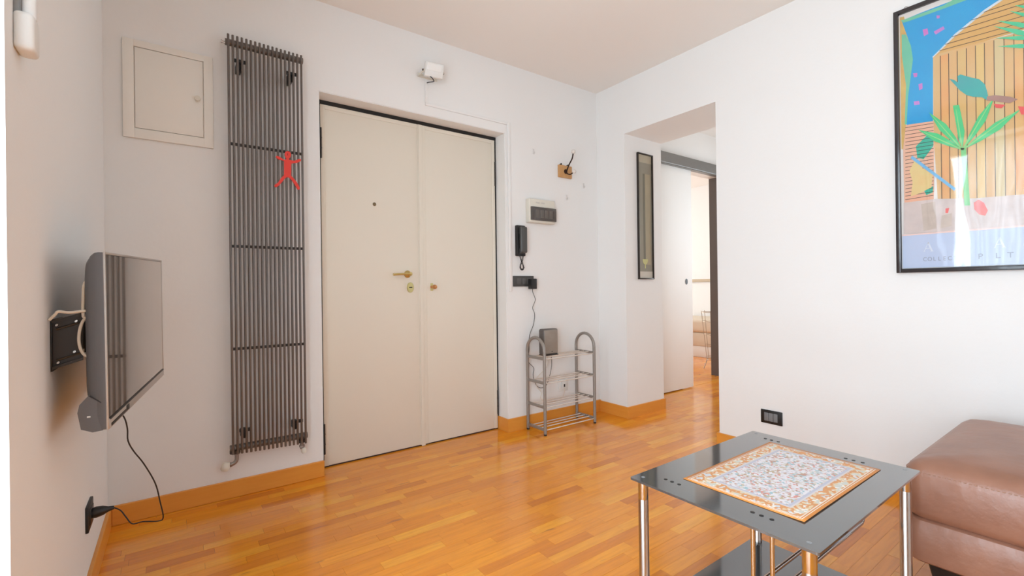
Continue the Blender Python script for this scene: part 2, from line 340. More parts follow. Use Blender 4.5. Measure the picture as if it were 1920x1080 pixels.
strips.sort(key=parea, reverse=True)
pm = bpy.data.meshes.new('plank')
pm.from_pydata([(-.5,-.5,0),(.5,-.5,0),(.5,.5,0),(-.5,.5,0),(-.5,-.5,-1),(.5,-.5,-1),(.5,.5,-1),(-.5,.5,-1)], [], [(0,1,2,3),(0,4,5,1),(1,5,6,2),(2,6,7,3),(3,7,4,0)])
pm.materials.append(M['floor'])
rest = MB()
for i, (x0, x1, y0, y1) in enumerate(strips):
    lift = random.uniform(-0.0004, 0.0)
    if i < 300:
        o = bpy.data.objects.new('plank', pm); COL.objects.link(o); o.parent = floor
        o.location = WM[floor].inverted() @ Vector(((x0+x1)/2, (y0+y1)/2, lift)); o.scale = (x1-x0-GAP, y1-y0-GAP, 0.006)
    else:
        g = GAP/2; rest.add([(x0+g,y0+g,lift),(x1-g,y0+g,lift),(x1-g,y1-g,lift),(x0+g,y1-g,lift),(x0+g,y0+g,-.006),(x1-g,y0+g,-.006),(x1-g,y1-g,-.006),(x0+g,y1-g,-.006)],
                            [(0,1,2,3),(0,4,5,1),(1,5,6,2),(2,6,7,3),(3,7,4,0)])
ro = obj('parquet_strips', rest, M['floor'], floor, smooth=False); ro['kind'] = 'stuff'
# baseboards
bt = 0.013; LY = 0.120
struct('baseboard_back', MB().rbox(XL+bt, DX0+0.005, -bt, 0.002, 0, 0.088, 0.003), M['base'], 'oak baseboard under the radiator')
struct('baseboard_back_right', MB().prism([(0.0, -bt, 0), (0.0, 0.001, 0), (DX1+0.001, 0.001, 0), (DX1+0.001, LY, 0), (DX1-bt, LY, 0), (DX1-bt, -bt, 0)], (0, 0, 0.096)), M['base'], 'oak baseboard behind the shoe rack')
struct('baseboard_left', MB().rbox(XL-0.002, XL+bt, WY1, 0.0, 0, 0.088, 0.003), M['base'], 'oak baseboard under the television')
struct('baseboard_right_stub', MB().prism([(-bt, -bt, 0), (-bt, OY1-bt, 0), (T+0.008, OY1-bt, 0), (T+0.008, OY1+0.001, 0), (0.001, OY1+0.001, 0), (0.001, -bt, 0)], (0, 0, 0.09)), M['base'], 'oak baseboard wrapping the corner of the passage')
struct('baseboard_right', MB().prism([(-bt, YF, 0), (0.001, YF, 0), (0.001, OY0-0.001, 0), (T, OY0-0.001, 0), (T, OY0+bt, 0), (-bt, OY0+bt, 0)], (0, 0, 0.075)), M['base'], 'oak baseboard behind table and ottoman')
struct('baseboard_bedroom', MB().box(BX1-bt, BX1, YS1, BY1, 0, 0.08), M['whitepl'], 'white baseboard in the bedroom')
# ------------------------------------------------------------------ entrance door
LY = 0.120
d1 = thing('door_1', 'cream double leaf entrance door with brass handle set in black frame', None, (-1.6, LY, 0), kind='structure')
fr = MB()
fr.box(DX0, -2.219, LY-0.004, 0.2, 0, DZ).box(-0.972, DX1, LY+0.004, 0.2, 0, DZ).box(DX0, DX1, LY-0.002, 0.2, 2.164, DZ).box(DX0, DX1, LY+0.04, 0.2, 0.0, 2.17)
obj('door_frame', fr, M['black'], d1, smooth=False)
lg_ = MB().box(DX0-0.001, DX0+0.004, 0.004, LY, 0.0, DZ).box(DX1-0.004, DX1+0.001, 0.004, LY, 0.094, DZ).box(DX0, DX1, 0.004, LY, DZ-0.004, DZ+0.001)
obj('frame_lining', lg_, M['wall'], d1, smooth=False)
obj('threshold', MB().box(DX0, DX1, LY+0.004, 0.2, -0.003, 0.006), M['thresh'], d1, smooth=False)
def leaf(x0, x1, astr):
    z0, z1 = 0.008, 2.161
    p = obj('door_leaf', MB().rbox(x0, x1, LY, LY+0.045, z0, z1, 0.002), M['door'], d1)
    t = 0.026
    e = MB().rbox(x0, x0+t, LY-0.004, LY+0.002, z0, z1, 0.0015).rbox(x1-t, x1, LY-0.004, LY+0.002, z0, z1, 0.0015).rbox(x0+t, x1-t, LY-0.004, LY+0.002, z1-t, z1, 0.0015)
    obj('edge_strip', e, M['door'], p)
    if astr: obj('cover_strip', MB().rbox(x1-0.021, x1+0.006, LY-0.010, LY-0.002, z0-0.008, z1, 0.003), M['door'], p)
    return p
L1 = leaf(-2.217, -1.571, True); L2 = leaf(-1.567, -0.974, False)
hp = PY(765, 514, LY-0.01)
h = MB().lathe((hp.x, LY, hp.z), (0, -1, 0), [(0.024, 0), (0.024, 0.006), (0.018, 0.012), (0.011, 0.016), (0.011, 0.045), (0.012, 0.055), (0.0, 0.058)])
tag(obj('handle_rose', h, M['brass'], L1), 'brass lever handle rose')
obj('lever', MB().tube(catmull([(hp.x+0.004, LY-0.048, hp.z), (hp.x-0.02, LY-0.052, hp.z), (hp.x-0.06, LY-0.050, hp.z-0.001), (hp.x-0.115, LY-0.044, hp.z-0.004)]), [0.009]*4+[0.008]*6+[0.007]*8+[0.0085], 10), M['brass'], L1)
kp = PY(769, 539, LY)
esc = MB()
ring = [(0.023*math.cos(a), 0.034*math.sin(a)) for a in [2*math.pi*i/28 for i in range(28)]]
esc.prism([(kp.x+q[0], LY-0.007, kp.z+q[1]) for q in ring], (0, 0.008, 0))
esc.prism([(kp.x+q[0]*.86, LY-0.010, kp.z+q[1]*.86) for q in ring], (0, 0.004, 0))
eo = obj('escutcheon', esc, M['brassdull'], L1)
obj('keyhole', MB().rbox(kp.x-0.011, kp.x+0.011, LY-0.0115, LY-0.009, kp.z-0.003, kp.z+0.003, 0.001), M['black'], L1)
pp = PY(702, 383, LY)
obj('peephole', MB().lathe((pp.x, LY+0.001, pp.z), (0, -1, 0), [(0.011, 0), (0.011, 0.003), (0.008, 0.005), (0.0075, 0.003), (0.0, 0.003)]), mat('peephole bronze', (128, 112, 84), 0.35, 0.7), L1)
np_ = PY(809, 538, LY)
obj('knob_plate', MB().rbox(np_.x-0.008, np_.x+0.012, LY-0.004, LY+0.001, np_.z-0.026, np_.z+0.026, 0.004), M['brassdull'], L2)
obj('knob', MB().lathe((np_.x, LY-0.002, np_.z), (0.12, -1, 0), [(0.010, 0), (0.008, 0.012), (0.010, 0.02), (0.0155, 0.032), (0.016, 0.042), (0.011, 0.052), (0, 0.055)]), mat('copper brass', (206, 150, 100), 0.28, 0.9), L2)
for (hx, hz) in ((-2.2155, 1.93), (-2.2155, 0.17), (-0.9715, 1.91), (-0.9715, 0.2)):
    q = MB().tube([(hx, LY-0.004, hz-0.09), (hx, LY-0.004, hz+0.09)], 0.006, 8)
    for k in (-0.03, 0.03): q.tube([(hx, LY-0.004, hz+k-0.002), (hx, LY-0.004, hz+k+0.002)], 0.0075, 8)
    obj('hinge', q, M['raddark'], d1)
# ------------------------------------------------------------------ sliding door, hall trims
d2 = thing('door_2', 'white sliding door panel hanging from grey metal track', None, (1.0, 0.055, 0), kind='structure')
sp = obj('door_panel', MB().rbox(0.56, 1.430, 0.035, 0.072, 0.010, 2.30, 0.002), mat('matt white panel', (244, 243, 240), 0.7, var=0.01), d2)
q = PY(1287, 528, 0.035)
rg = [(0.020*math.cos(a), 0.030*math.sin(a)) for a in [2*math.pi*i/20 for i in range(20)]]
obj('finger_pull', MB().prism([(q.x+a, 0.032, q.z+b) for a, b in rg], (0, 0.006, 0)), M['black'], sp)
struct('trim_1', MB().rbox(T+0.002, XH-0.002, -0.005, YS0, 2.258, 2.362, 0.003).box(T+0.002, XH-0.002, 0.0, 0.03, 2.249, 2.258), M['trackgrey'], 'brushed grey metal track cover above the sliding door')
struct('trim_2', MB().rbox(SX1-0.022, SX1, YS0, YS1+0.006, 0, SZ, 0.002), M['lining'], 'dark taupe lining of the bedroom doorway')
struct('trim_3', MB().rbox(SX0, SX1-0.022, YS0, YS1+0.006, SZ-0.02, SZ, 0.002), M['whitepl'], 'white head lining of the bedroom doorway')
struct('trim_4', MB().rbox(BX1-0.03, BX1, YS1, BY1, 1.12, 1.165, 0.004), M['rail'], 'tan dado rail on the bedroom wall')
# ------------------------------------------------------------------ windows (daylight)
def window(name, label, axis, a0, a1, z0, z1, pos, mull):
    t = thing(name, label, None, ((pos, (a0+a1)/2, z0) if axis == 'x' else ((a0+a1)/2, pos, z0)), kind='structure')
    def bar(m, u0, u1, w0, w1, dpt=0.03):
        if axis == 'x': m.rbox(pos-dpt, pos+dpt, u0, u1, w0, w1, 0.004)
        else: m.rbox(u0, u1, pos-dpt, pos+dpt, w0, w1, 0.004)
    f = MB(); fwid = 0.06
    bar(f, a0, a0+fwid, z0, z1); bar(f, a1-fwid, a1, z0, z1); bar(f, a0+fwid, a1-fwid, z0, z0+fwid); bar(f, a0+fwid, a1-fwid, z1-fwid, z1)
    obj('window_frame', f, M['whitepl'], t)
    n = mull; wsp = (a1-a0-2*fwid)/n
    for i in range(n):
        u0 = a0+fwid+i*wsp; u1 = u0+wsp; s = MB()
        bar(s, u0, u0+0.045, z0+fwid, z1-fwid, 0.024); bar(s, u1-0.045, u1, z0+fwid, z1-fwid, 0.024)
        bar(s, u0+0.045, u1-0.045, z0+fwid, z0+fwid+0.06, 0.024); bar(s, u0+0.045, u1-0.045, z1-fwid-0.05, z1-fwid, 0.024)
        so = obj('sash', s, M['whitepl'], t)
        g = MB()
        if axis == 'x': g.box(pos-0.003, pos+0.003, u0+0.04, u1-0.04, z0+fwid+0.05, z1-fwid-0.045)
        else: g.box(u0+0.04, u1-0.04, pos-0.003, pos+0.003, z0+fwid+0.05, z1-fwid-0.045)
        obj('pane', g, M['pane'], so, smooth=False)
    return t
window('window_1', 'white two sash balcony window in the television wall', 'x', WY0, WY1, 0.0, 2.42, XL-0.24, 2)
window('added_window_2', 'unseen white two sash window added opposite the entrance for fill light', 'y', -1.85, -0.1, 0.05, 2.35, YF-0.18, 2)  # unseen window, added so sky light fills the room from behind the camera
window('window_3', 'white two sash window in the hall', 'x', -1.50, -0.40, 0.75, 2.35, XH+0.10, 2)
window('window_4', 'white two sash bedroom window', 'y', 1.7, 3.5, 0.85, 2.35, BY1+0.14, 2)
def curtain(y0, y1, label):
    pts = []; n = 60
    for i in range(n+1):
        t = i/n; yy = y0+(y1-y0)*t; pts.append((XL-0.10+0.028*math.sin(t*2*math.pi*7+0.4*math.sin(9*t)), yy))
    vs = []; fs = []
    for k, zz in enumerate((0.03, 0.9, 1.7, 2.36)):
        for (xx, yy) in pts: vs.append((xx+0.004*math.sin(yy*40+k), yy, zz))
    m = n+1
    for k in range(3):
        for i in range(n): fs.append((k*m+i, k*m+i+1, (k+1)*m+i+1, (k+1)*m+i))
    o = obj('curtain', MB().add(vs, fs), M['curtain']); tag(o, label, 'curtain')
curtain(-2.12, -1.74, 'white curtain gathered on the television side of the balcony window')
# ------------------------------------------------------------------ radiator
RY = -0.080
rad = thing('radiator', 'tall dark grey tubular radiator between wall hatch and entrance door', 'radiator', (-2.53, 0, 0.2))
tx0, tx1, NT = -2.6985, -2.3600, 18
tub = None
for i in range(NT):
    x = tx0+(tx1-tx0)*i/(NT-1)
    zt = 2.330+(i/(NT-1))*0.012; zb = 0.240-(i/(NT-1))*0.012
    if tub is None:
        tub = obj('tube', MB().lathe((0, 0, 0), (0, 0, 1), [(0.0050, 0), (0.0058, 0.002), (0.0058, 1.0), (0.0058, 2.096), (0.0050, 2.098)], 10), M['rad'], rad, local=True)
        o = tub
    else: o = tub.copy(); COL.objects.link(o); o.parent = rad
    o.location = WM[rad].inverted() @ Vector((x, RY, zb))
for z in (2.306, 0.266): obj('header', MB().tube([(tx0-0.012, RY+0.022, z), (tx1+0.012, RY+0.022, z)], 0.0165, 14), M['rad'], rad)
for z in (1.793, 1.280, 0.765): obj('spacer_bar', MB().rbox(tx0-0.004, tx1+0.004, RY+0.003, RY+0.012, z-0.007, z+0.007, 0.002), M['raddark'], rad)
for (x, z) in ((-2.645, 2.20), (-2.408, 2.20), (-2.642, 0.335), (-2.399, 0.335)):
    obj('bracket', MB().rbox(x-0.028, x+0.028, RY+0.004, RY+0.014, z+0.008, z+0.026, 0.003).rbox(x-0.018, x+0.006, RY+0.010, 0.0, z-0.026, z+0.014, 0.003), M['black'], rad)
obj('bleed_valve', MB().tube([(tx0-0.010, RY+0.022, 2.300), (tx0-0.030, RY+0.022, 2.302)], 0.006, 8).tube([(tx0-0.026, RY+0.022, 2.302), (tx0-0.030, RY+0.022, 2.302)], 0.009, 8), M['chrome'], rad)
obj('sticker', MB().box(-2.6825, -2.6745, RY-0.0035, RY-0.0025, 2.255, 2.300), M['whitepl'], rad)
vl = obj('valve', MB().tube(catmull([(-2.681, RY+0.022, 0.262), (-2.681, RY+0.022, 0.222), (-2.683, RY+0.022, 0.203), (-2.694, RY+0.022, 0.190), (-2.722, RY+0.022, 0.182)], 6), 0.0095, 12).lathe((-2.681, RY+0.022, 0.232), (0, 0, 1), [(0.014, 0), (0.014, 0.012)], 6).lathe((-2.713, RY+0.022, 0.185), (1, 0, 0.25), [(0.013, 0), (0.013, 0.010)], 6), M['valve'], rad)
obj('collar', MB().lathe((-2.688, RY+0.022, 0.236), (0, 0, 1), [(0.012, 0), (0.024, 0.004), (0.024, 0.02)], 16), M['raddark'], rad)
obj('valve_cap', MB().lathe((-2.728, RY+0.018, 0.192), (-0.25, -0.05, -1), [(0.010, -0.012), (0.015, -0.010), (0.019, 0.006), (0.0195, 0.022), (0.015, 0.030), (0, 0.031)], 20), M['ivorypl'], vl)
vr = obj('valve', MB().tube([(-2.375, RY+0.022, 0.262), (-2.375, RY+0.022, 0.196)], 0.010, 12).lathe((-2.375, RY+0.022, 0.205), (0, 0, 1), [(0.014, 0), (0.014, 0.012)], 6), M['valve'], rad)
obj('collar', MB().lathe((-2.376, RY+0.022, 0.228), (0, 0, 1), [(0.012, 0), (0.018, 0.004), (0.018, 0.02)], 16), M['raddark'], rad)
obj('valve_cap', MB().lathe((-2.371, RY+0.010, 0.203), (0.1, -0.3, -1), [(0.008, 0), (0.013, 0.004), (0.0145, 0.018), (0.010, 0.028), (0, 0.029)], 18), M['ivorypl'], vr)
# red figure clinging to the radiator
def figpt(px, py): q_ = PY(px, py, RY-0.012); return (q_.x, RY-0.012, q_.z)
zs_ = lambda a, b: (500+a/8.31, 250+b/8.31)
outl = [(272, 430), (262, 425), (185, 405), (140, 370), (150, 350), (195, 360), (275, 412), (300, 405), (310, 395), (290, 370), (280, 330), (290, 290), (325, 275), (365, 290), (382, 330), (372, 370), (350, 395), (350, 408), (385, 420), (440, 425), (500, 398), (535, 405), (535, 430), (470, 460), (400, 468), (384, 475), (382, 660), (420, 700), (470, 760), (518, 850), (510, 875), (485, 880), (440, 800), (395, 735), (345, 685), (320, 680), (285, 705), (240, 760), (190, 815), (150, 840), (122, 825), (128, 800), (180, 765), (230, 690), (265, 655), (272, 640)]
fig = obj('toy_figure', MB().prism([figpt(*zs_(*p)) for p in outl], (0, 0.006, 0)), M['red'])
tag(fig, 'flat red toy man with spread arms clinging to the radiator', 'toy')
fa = [figpt(*zs_(*p)) for p in ((325, 305), (318, 345), (334, 345), (330, 305))]
obj('face_mark', MB().prism([(p[0], p[1]-0.0006, p[2]) for p in fa], (0, 0.001, 0)), mat('dark red mark', (150, 24, 22), 0.5), fig)
# ------------------------------------------------------------------ wall hatch
hx0, hx1, hz0, hz1 = -3.112, -2.760, 1.772, 2.230; ix0, ix1, iz0, iz1 = -3.070, -2.800, 1.818, 2.198
ht = thing('wall_hatch', 'square cream metal hatch with round knob beside the radiator', 'hatch', (-2.936, 0, hz0))
obj('hatch_frame', MB().rbox(hx0, ix0, -0.012, 0.001, hz0, hz1, 0.003).rbox(ix1, hx1, -0.012, 0.001, hz0, hz1, 0.003).rbox(ix0-.002, ix1+.002, -0.012, 0.001, hz0, iz0, 0.003).rbox(ix0-.002, ix1+.002, -0.012, 0.001, iz1, hz1, 0.003), M['hatch'], ht)
hd = obj('hatch_door', MB().rbox(ix0+0.003, ix1-0.003, -0.010, 0.001, iz0+0.003, iz1-0.002, 0.0015), M['hatch'], ht)
obj('gap', MB().box(ix0-0.001, ix1+0.001, -0.003, 0.0, iz0-0.001, iz1+0.001), M['hatch'], ht, smooth=False)
obj('knob', MB().lathe((-2.826, -0.009, 2.007), (0, -1, 0), [(0.011, 0), (0.009, 0.006), (0.013, 0.012), (0.012, 0.017), (0, 0.018)]), M['ivorypl'], hd)
# ------------------------------------------------------------------ floodlight and cable trunking
fl = thing('floodlight', 'small white floodlight on bracket above the entrance door', 'lamp', (-1.575, 0, 2.40), Matrix.Rotation(0.10, 3, 'Y'))
LM = WM[fl] @ Matrix.Translation((0, -0.085, 0.048)) @ Matrix.Rotation(-0.32, 4, 'Z') @ Matrix.Rotation(0.28, 4, 'X')
def loc_(mb): mb.v = [LM @ p for p in mb.v]; return mb
hs = loc_(MB().rbox(-0.060, 0.060, -0.020, 0.024, -0.042, 0.048, 0.008, 3).rbox(-0.045, 0.045, 0.02, 0.045, -0.03, 0.035, 0.006))
obj('housing', hs, M['whitepl'], fl)
obj('lens', loc_(MB().rbox(-0.047, 0.047, -0.0225, -0.018, -0.004, 0.040, 0.003)), mat('frosted lens', (244, 242, 238), 0.2), fl)
obj('bracket', MB().rbox(-1.645, -1.640, -0.10, -0.002, 2.425, 2.437, 0.001).rbox(-1.510, -1.505, -0.10, -0.002, 2.440, 2.452, 0.001).rbox(-1.645, -1.505, -0.006, 0.0, 2.425, 2.450, 0.001), M['ivorypl'], fl)
for x, z in ((-1.646, 2.436), (-1.504, 2.446)): obj('screw', MB().lathe((x, -0.088, z), (1, 0, 0), [(0.006, -0.004), (0.006, 0.004)], 10), M['raddark'], fl)
obj('cable', MB().tube(catmull([(-1.60, -0.075, 2.415), (-1.585, -0.09, 2.398), (-1.572, -0.085, 2.388), (-1.560, -0.06, 2.392), (-1.575, -0.015, 2.40), (-1.584, -0.004, 2.395)], 5), 0.003, 8), M['cable_b'], fl)
tr = thing('cable_trunking', 'thin white cable trunking running round the entrance door to the intercom', 'trunking', (-0.93, 0, 1.03))
obj('duct', MB().rbox(-1.594, -1.574, -0.008, 0.0, 2.262, 2.412, 0.002), M['wall'], tr)
obj('duct', MB().rbox(-1.594, -0.917, -0.008, 0.0, 2.250, 2.268, 0.002), M['wall'], tr)
obj('duct', MB().rbox(-0.940, -0.917, -0.012, 0.0, 1.030, 2.268, 0.003), M['wall'], tr)
# ------------------------------------------------------------------ coat hook and adhesive leftovers
ck = thing('coat_hook', 'dark iron coat hook with porcelain knobs on small wooden board', 'hook', (-0.378, 0, 1.935))
obj('board', MB().rbox(-0.447, -0.309, -0.018, 0.001, 1.933, 2.030, 0.002), M['oak'], ck)
hk = obj('hook', MB().tube(catmull([(-0.377, -0.020, 1.965), (-0.376, -0.034, 1.995), (-0.371, -0.055, 2.035), (-0.362, -0.078, 2.075), (-0.359, -0.086, 2.112)], 6), 0.0052, 8).tube(catmull([(-0.377, -0.020, 1.985), (-0.374, -0.035, 1.962), (-0.366, -0.055, 1.953), (-0.358, -0.072, 1.960), (-0.352, -0.080, 1.968)], 6), 0.0048, 8).lathe((-0.378, -0.017, 1.982), (0, -1, 0), [(0.020, 0), (0.016, 0.005), (0.006, 0.008)], 10), M['iron'], ck)
obj('knob', MB().sphere((-0.358, -0.088, 2.128), 0.0175), M['porc'], hk)
obj('knob', MB().sphere((-0.348, -0.084, 1.972), 0.0165), M['porc'], hk)
for x in (-0.424, -0.349): obj('nail', MB().lathe((x, 0.0, 2.036), (0, -1, 0), [(0.004, 0), (0.004, 0.014), (0.007, 0.015), (0.007, 0.018)], 10), M['black'], ck)
for (px, py, lb) in ((1000, 284, 'clear adhesive hook left between door trunking and coat hook'), (1062, 370, 'clear adhesive hook on the wall right of the fuse box'), (1094, 348, 'clear adhesive hook below the coat hook near the corner')):
    c = PY(px, py, 0)
    o = obj('adhesive_hook', MB().rbox(c.x-0.008, c.x+0.008, -0.004, 0.001, c.z-0.022, c.z+0.02, 0.002).tube(catmull([(c.x, -0.004, c.z-0.012), (c.x, -0.014, c.z-0.018), (c.x, -0.016, c.z-0.004)], 4), 0.0025, 6), mat('cloudy plastic', (222, 218, 214), 0.3)); tag(o, lb, 'hook')
# ------------------------------------------------------------------ fuse box
fb = thing('fuse_box', 'ivory fuse box with smoked cover above the intercom handset', 'fuse box', (-0.62, 0, 1.545))
obj('case', MB().rbox(-0.775, -0.520, -0.045, 0.001, 1.545, 1.725, 0.006, 3), M['ivorypl'], fb)
sd = obj('smoked_cover', MB().rbox(-0.762, -0.516, -0.058, -0.040, 1.562, 1.664, 0.004), M['smoke'], fb)
for k in range(4): obj('breaker', MB().rbox(-0.725+k*0.045, -0.690+k*0.045, -0.0595, -0.056, 1.582, 1.642, 0.001), mat('breaker grey', (104, 98, 92), 0.3), sd)
for k in range(2): obj('badge', MB().box(-0.712+0.05*k, -0.675+0.05*k, -0.0465, -0.044, 1.692, 1.702), mat('badge', (206, 200, 190), 0.3), fb)
# ------------------------------------------------------------------ intercom
ic = thing('intercom_handset', 'black intercom handset with coiled cord hanging on the wall', 'intercom', (-0.84, 0, 1.29))
obj('base', MB().rbox(-0.880, -0.800, -0.028, 0.001, 1.290, 1.518, 0.006), M['blackpl'], ic)
hb = MB(); prof = [(-0.872, 1.300), (-0.812, 1.296), (-0.808, 1.510), (-0.868, 1.514)]
hb.rbox(-0.866, -0.806, -0.062, -0.034, 1.312, 1.505, 0.010, 3).rbox(-0.862, -0.810, -0.040, -0.026, 1.455, 1.500, 0.004).rbox(-0.862, -0.810, -0.040, -0.026, 1.305, 1.345, 0.004)
obj('receiver', hb, mat('charcoal plastic', (72, 72, 70), 0.3, coat=0.3), ic)
coil = [(-0.858, -0.03, 1.296), (-0.846, -0.03, 1.262), (-0.836, -0.032, 1.235), (-0.828, -0.036, 1.205), (-0.842, -0.036, 1.188), (-0.858, -0.034, 1.203), (-0.850, -0.03, 1.232), (-0.832, -0.028, 1.262), (-0.828, -0.030, 1.300)]
cp = catmull(coil, 22); hel = []
for i, p in enumerate(cp):
    a = i*1.15; t = (cp[min(i+1, len(cp)-1)]-cp[max(i-1, 0)]).normalized(); n = t.cross(Vector((0, 1, 0))).normalized()
    hel.append(p+(n*math.cos(a)+Vector((0, 1, 0))*math.sin(a))*0.0048)
obj('coiled_cord', MB().tube(hel, 0.0022, 6), M['blackpl'], ic)
# ------------------------------------------------------------------ switch plate and adapter
sw = thing('switch_plate', 'dark grey switch plate under the intercom handset', 'switch', (-0.80, 0, 1.066))
obj('plate', MB().rbox(-0.903, -0.712, -0.010, 0.001, 1.064, 1.143, 0.003), mat('anthracite plate', (74, 72, 70), 0.35, 0.2), sw)
for k in range(3): obj('rocker', MB().rbox(-0.875+k*0.048, -0.830+k*0.048, -0.014, -0.008, 1.082, 1.127, 0.002), mat('rocker %d' % k, (88, 86, 84), 0.3), sw)
ad = thing('power_adapter', 'black plug-in power adapter with thin cord in the switch plate', 'adapter', (-0.74, -0.012, 1.045))
obj('body', MB().rbox(-0.772, -0.722, -0.062, -0.013, 1.044, 1.122, 0.005), M['blackpl'], ad)
cw = [PY(a, b, -0.012) for a, b in ((1000, 545), (1003, 562), (998, 577), (1002, 590), (999, 610), (992, 630), (991, 660), (986, 670), (991, 680), (1000, 690), (999, 705), (1005, 722), (1015, 727))]
cw = [Vector((-0.752, -0.045, 1.046)), Vector((-0.748, -0.04, 1.02))]+[Vector((p.x, -0.016, p.z)) for p in cw[1:]]+[Vector((-0.60, -0.018, 0.31)), Vector((-0.58, -0.05, 0.45)), Vector((-0.62, -0.09, 0.575))]
obj('cord', MB().tube(catmull(cw, 6), 0.0022, 6), M['cable_b'], ad)
# ------------------------------------------------------------------ shoe rack
rx0, rx1, ry0, ry1 = -0.803, -0.303, -0.232, -0.034
sr = thing('shoe_rack', 'grey metal four shelf shoe rack with arched sides', 'shoe rack', (-0.55, -0.13, 0))
for x in (rx0, rx1):
    ym = (ry0+ry1)/2; rr_ = (ry1-ry0)/2; zt = 0.592
    pts = [(x, ry0, 0.012), (x, ry0, zt)]+[(x, ym-rr_*math.cos(a), zt+rr_*math.sin(a)) for a in [math.pi*i/14 for i in range(1, 14)]]+[(x, ry1, zt), (x, ry1, 0.012)]
    sf = obj('side_frame', MB().tube(pts, 0.0115, 12), M['rackgrey'], sr)
    for yy in (ry0, ry1): obj('foot', MB().lathe((x, yy, 0), (0, 0, 1), [(0.0105, 0), (0.0115, 0.014)], 12), M['blackpl'], sf)
for z in (0.545, 0.372, 0.200, 0.040):
    sh = thing('shelf', 'x', None, (rx0, ym, z)); del sh['label']; sh.parent = sr; sh.matrix_world = Matrix.Identity(4)
    sh.matrix_parent_inverse = Matrix.Identity(4); sh.matrix_basis = WM[sr].inverted() @ WM[sh]
    for x in (rx0, rx1): obj('side_bar', MB().rbox(x-0.007, x+0.007, ry0, ry1, z-0.010, z+0.010, 0.003), M['rackgrey'], sh)
    for k, yy in enumerate((ry0+0.004, ry0+0.055, ry0+0.105, ry0+0.155)):
        obj('rod', MB().tube([(rx0, yy, z+(0.003 if k else -0.004)), (rx1, yy, z+(0.003 if k else -0.004))], 0.0042, 8), M['rackrod'], sh)
# ------------------------------------------------------------------ router
ru = thing('router', 'charcoal upright wireless router standing on the shoe rack', 'router', (-0.665, -0.12, 0.553))
obj('shell', MB().rbox(-0.745, -0.602, -0.158, -0.095, 0.556, 0.748, 0.014, 4), M['router'], ru)
obj('front_panel', MB().rbox(-0.738, -0.609, -0.1605, -0.150, 0.564, 0.741, 0.012, 3), mat('router front', (166, 154, 142), 0.35, rgb2=(120, 110, 100), vscale=9), ru)
obj('stand', MB().rbox(-0.738, -0.608, -0.165, -0.09, 0.552, 0.560, 0.003), M['blackpl'], ru)
obj('status_light', MB().lathe((-0.668, -0.160, 0.58), (0, -1, 0), [(0.005, 0), (0.004, 0.0012)], 10), M['blackpl'], ru)
wc = obj('router_cable', MB().tube(catmull([(-0.64, -0.094, 0.60), (-0.63, -0.06, 0.55), (-0.60, -0.03, 0.48), (-0.62, -0.025, 0.43), (-0.70, -0.02, 0.37), (-0.705, -0.018, 0.31), (-0.66, -0.018, 0.25), (-0.66, -0.018, 0.20), (-0.56, -0.02, 0.165), (-0.45, -0.02, 0.18), (-0.425, -0.025, 0.24), (-0.424, -0.02, 0.268)], 6), 0.002, 6), M['cable_w']); tag(wc, 'thin white cable looping from router to phone socket', 'cable')
so = thing('phone_socket', 'small white phone socket on the wall behind the shoe rack', 'socket', (-0.424, 0, 0.24))
obj('plate', MB().rbox(-0.470, -0.372, -0.007, 0.001, 0.226, 0.322, 0.003), M['whitepl'], so)
obj('jack', MB().rbox(-0.446, -0.402, -0.022, -0.004, 0.252, 0.305, 0.003), M['whitepl'], so)
obj('opening', MB().box(-0.431, -0.417, -0.0228, -0.020, 0.262, 0.285), M['black'], so, smooth=False)
# ------------------------------------------------------------------ narrow framed picture in the passage
sx0, sx1, sz0, sz1 = 0.146, 0.340, 1.113, 2.152; py_ = OY1
pc = thing('framed_picture', 'tall narrow picture in thin dark frame inside the passage', 'picture', (0.243, py_, sz0))
t = 0.009
obj('frame', MB().rbox(sx0, sx0+t, py_-0.018, py_+0.001, sz0, sz1, 0.002).rbox(sx1-t, sx1, py_-0.018, py_+0.001, sz0, sz1, 0.002).rbox(sx0+t, sx1-t, py_-0.018, py_+0.001, sz0, sz0+t, 0.002).rbox(sx0+t, sx1-t, py_-0.018, py_+0.001, sz1-t, sz1, 0.002), mat('dark bronze frame', (52, 45, 40), 0.35, 0.3), pc)
a0, a1 = sx0+t, sx1-t; pw = a1-a0
def flat(name, x0, x1, z0, z1, m, k): return obj(name, MB().box(x0, x1, py_-0.004-0.0004*k, py_-0.002, z0, z1), m, pc, smooth=False)
flat('print_sheet', a0, a1, sz0+t, sz1-t, mat('print grey olive', (140, 136, 122), 0.7, rgb2=(158, 152, 134), vscale=5), 0)
flat('printed_top_band', a0, a1, sz1-t-0.065, sz1-t, mat('print khaki', (186, 176, 152), 0.7), 1)
flat('printed_column', a0+pw*0.52, a1-pw*0.1, sz0+0.12, sz1-0.165, mat('print tan', (182, 170, 142), 0.7, rgb2=(162, 150, 124), vscale=8), 1)
flat('printed_column', a0+pw*0.36, a0+pw*0.50, sz0+0.12, sz1-0.165, mat('print dark olive', (118, 114, 98), 0.7), 1)
flat('caption_strip', a0, a1, sz0+t, sz0+t+0.055, mat('print caption', (214, 206, 192), 0.7), 2)
cz = sz0+0.165; cx_ = a0+pw*0.47
obj('printed_cup', MB().prism([(cx_+0.034*math.cos(a), py_-0.0056, cz+0.045*math.sin(a)) for a in [math.pi+math.pi*i/12 for i in range(13)]], (0, 0.001, 0)).prism([(cx_-0.006, py_-0.0056, cz-0.075), (cx_+0.006, py_-0.0056, cz-0.075), (cx_+0.004, py_-0.0056, cz-0.04), (cx_-0.004, py_-0.0056, cz-0.04)], (0, 0.001, 0)), mat('print lime', (206, 204, 140), 0.7), pc, smooth=False)
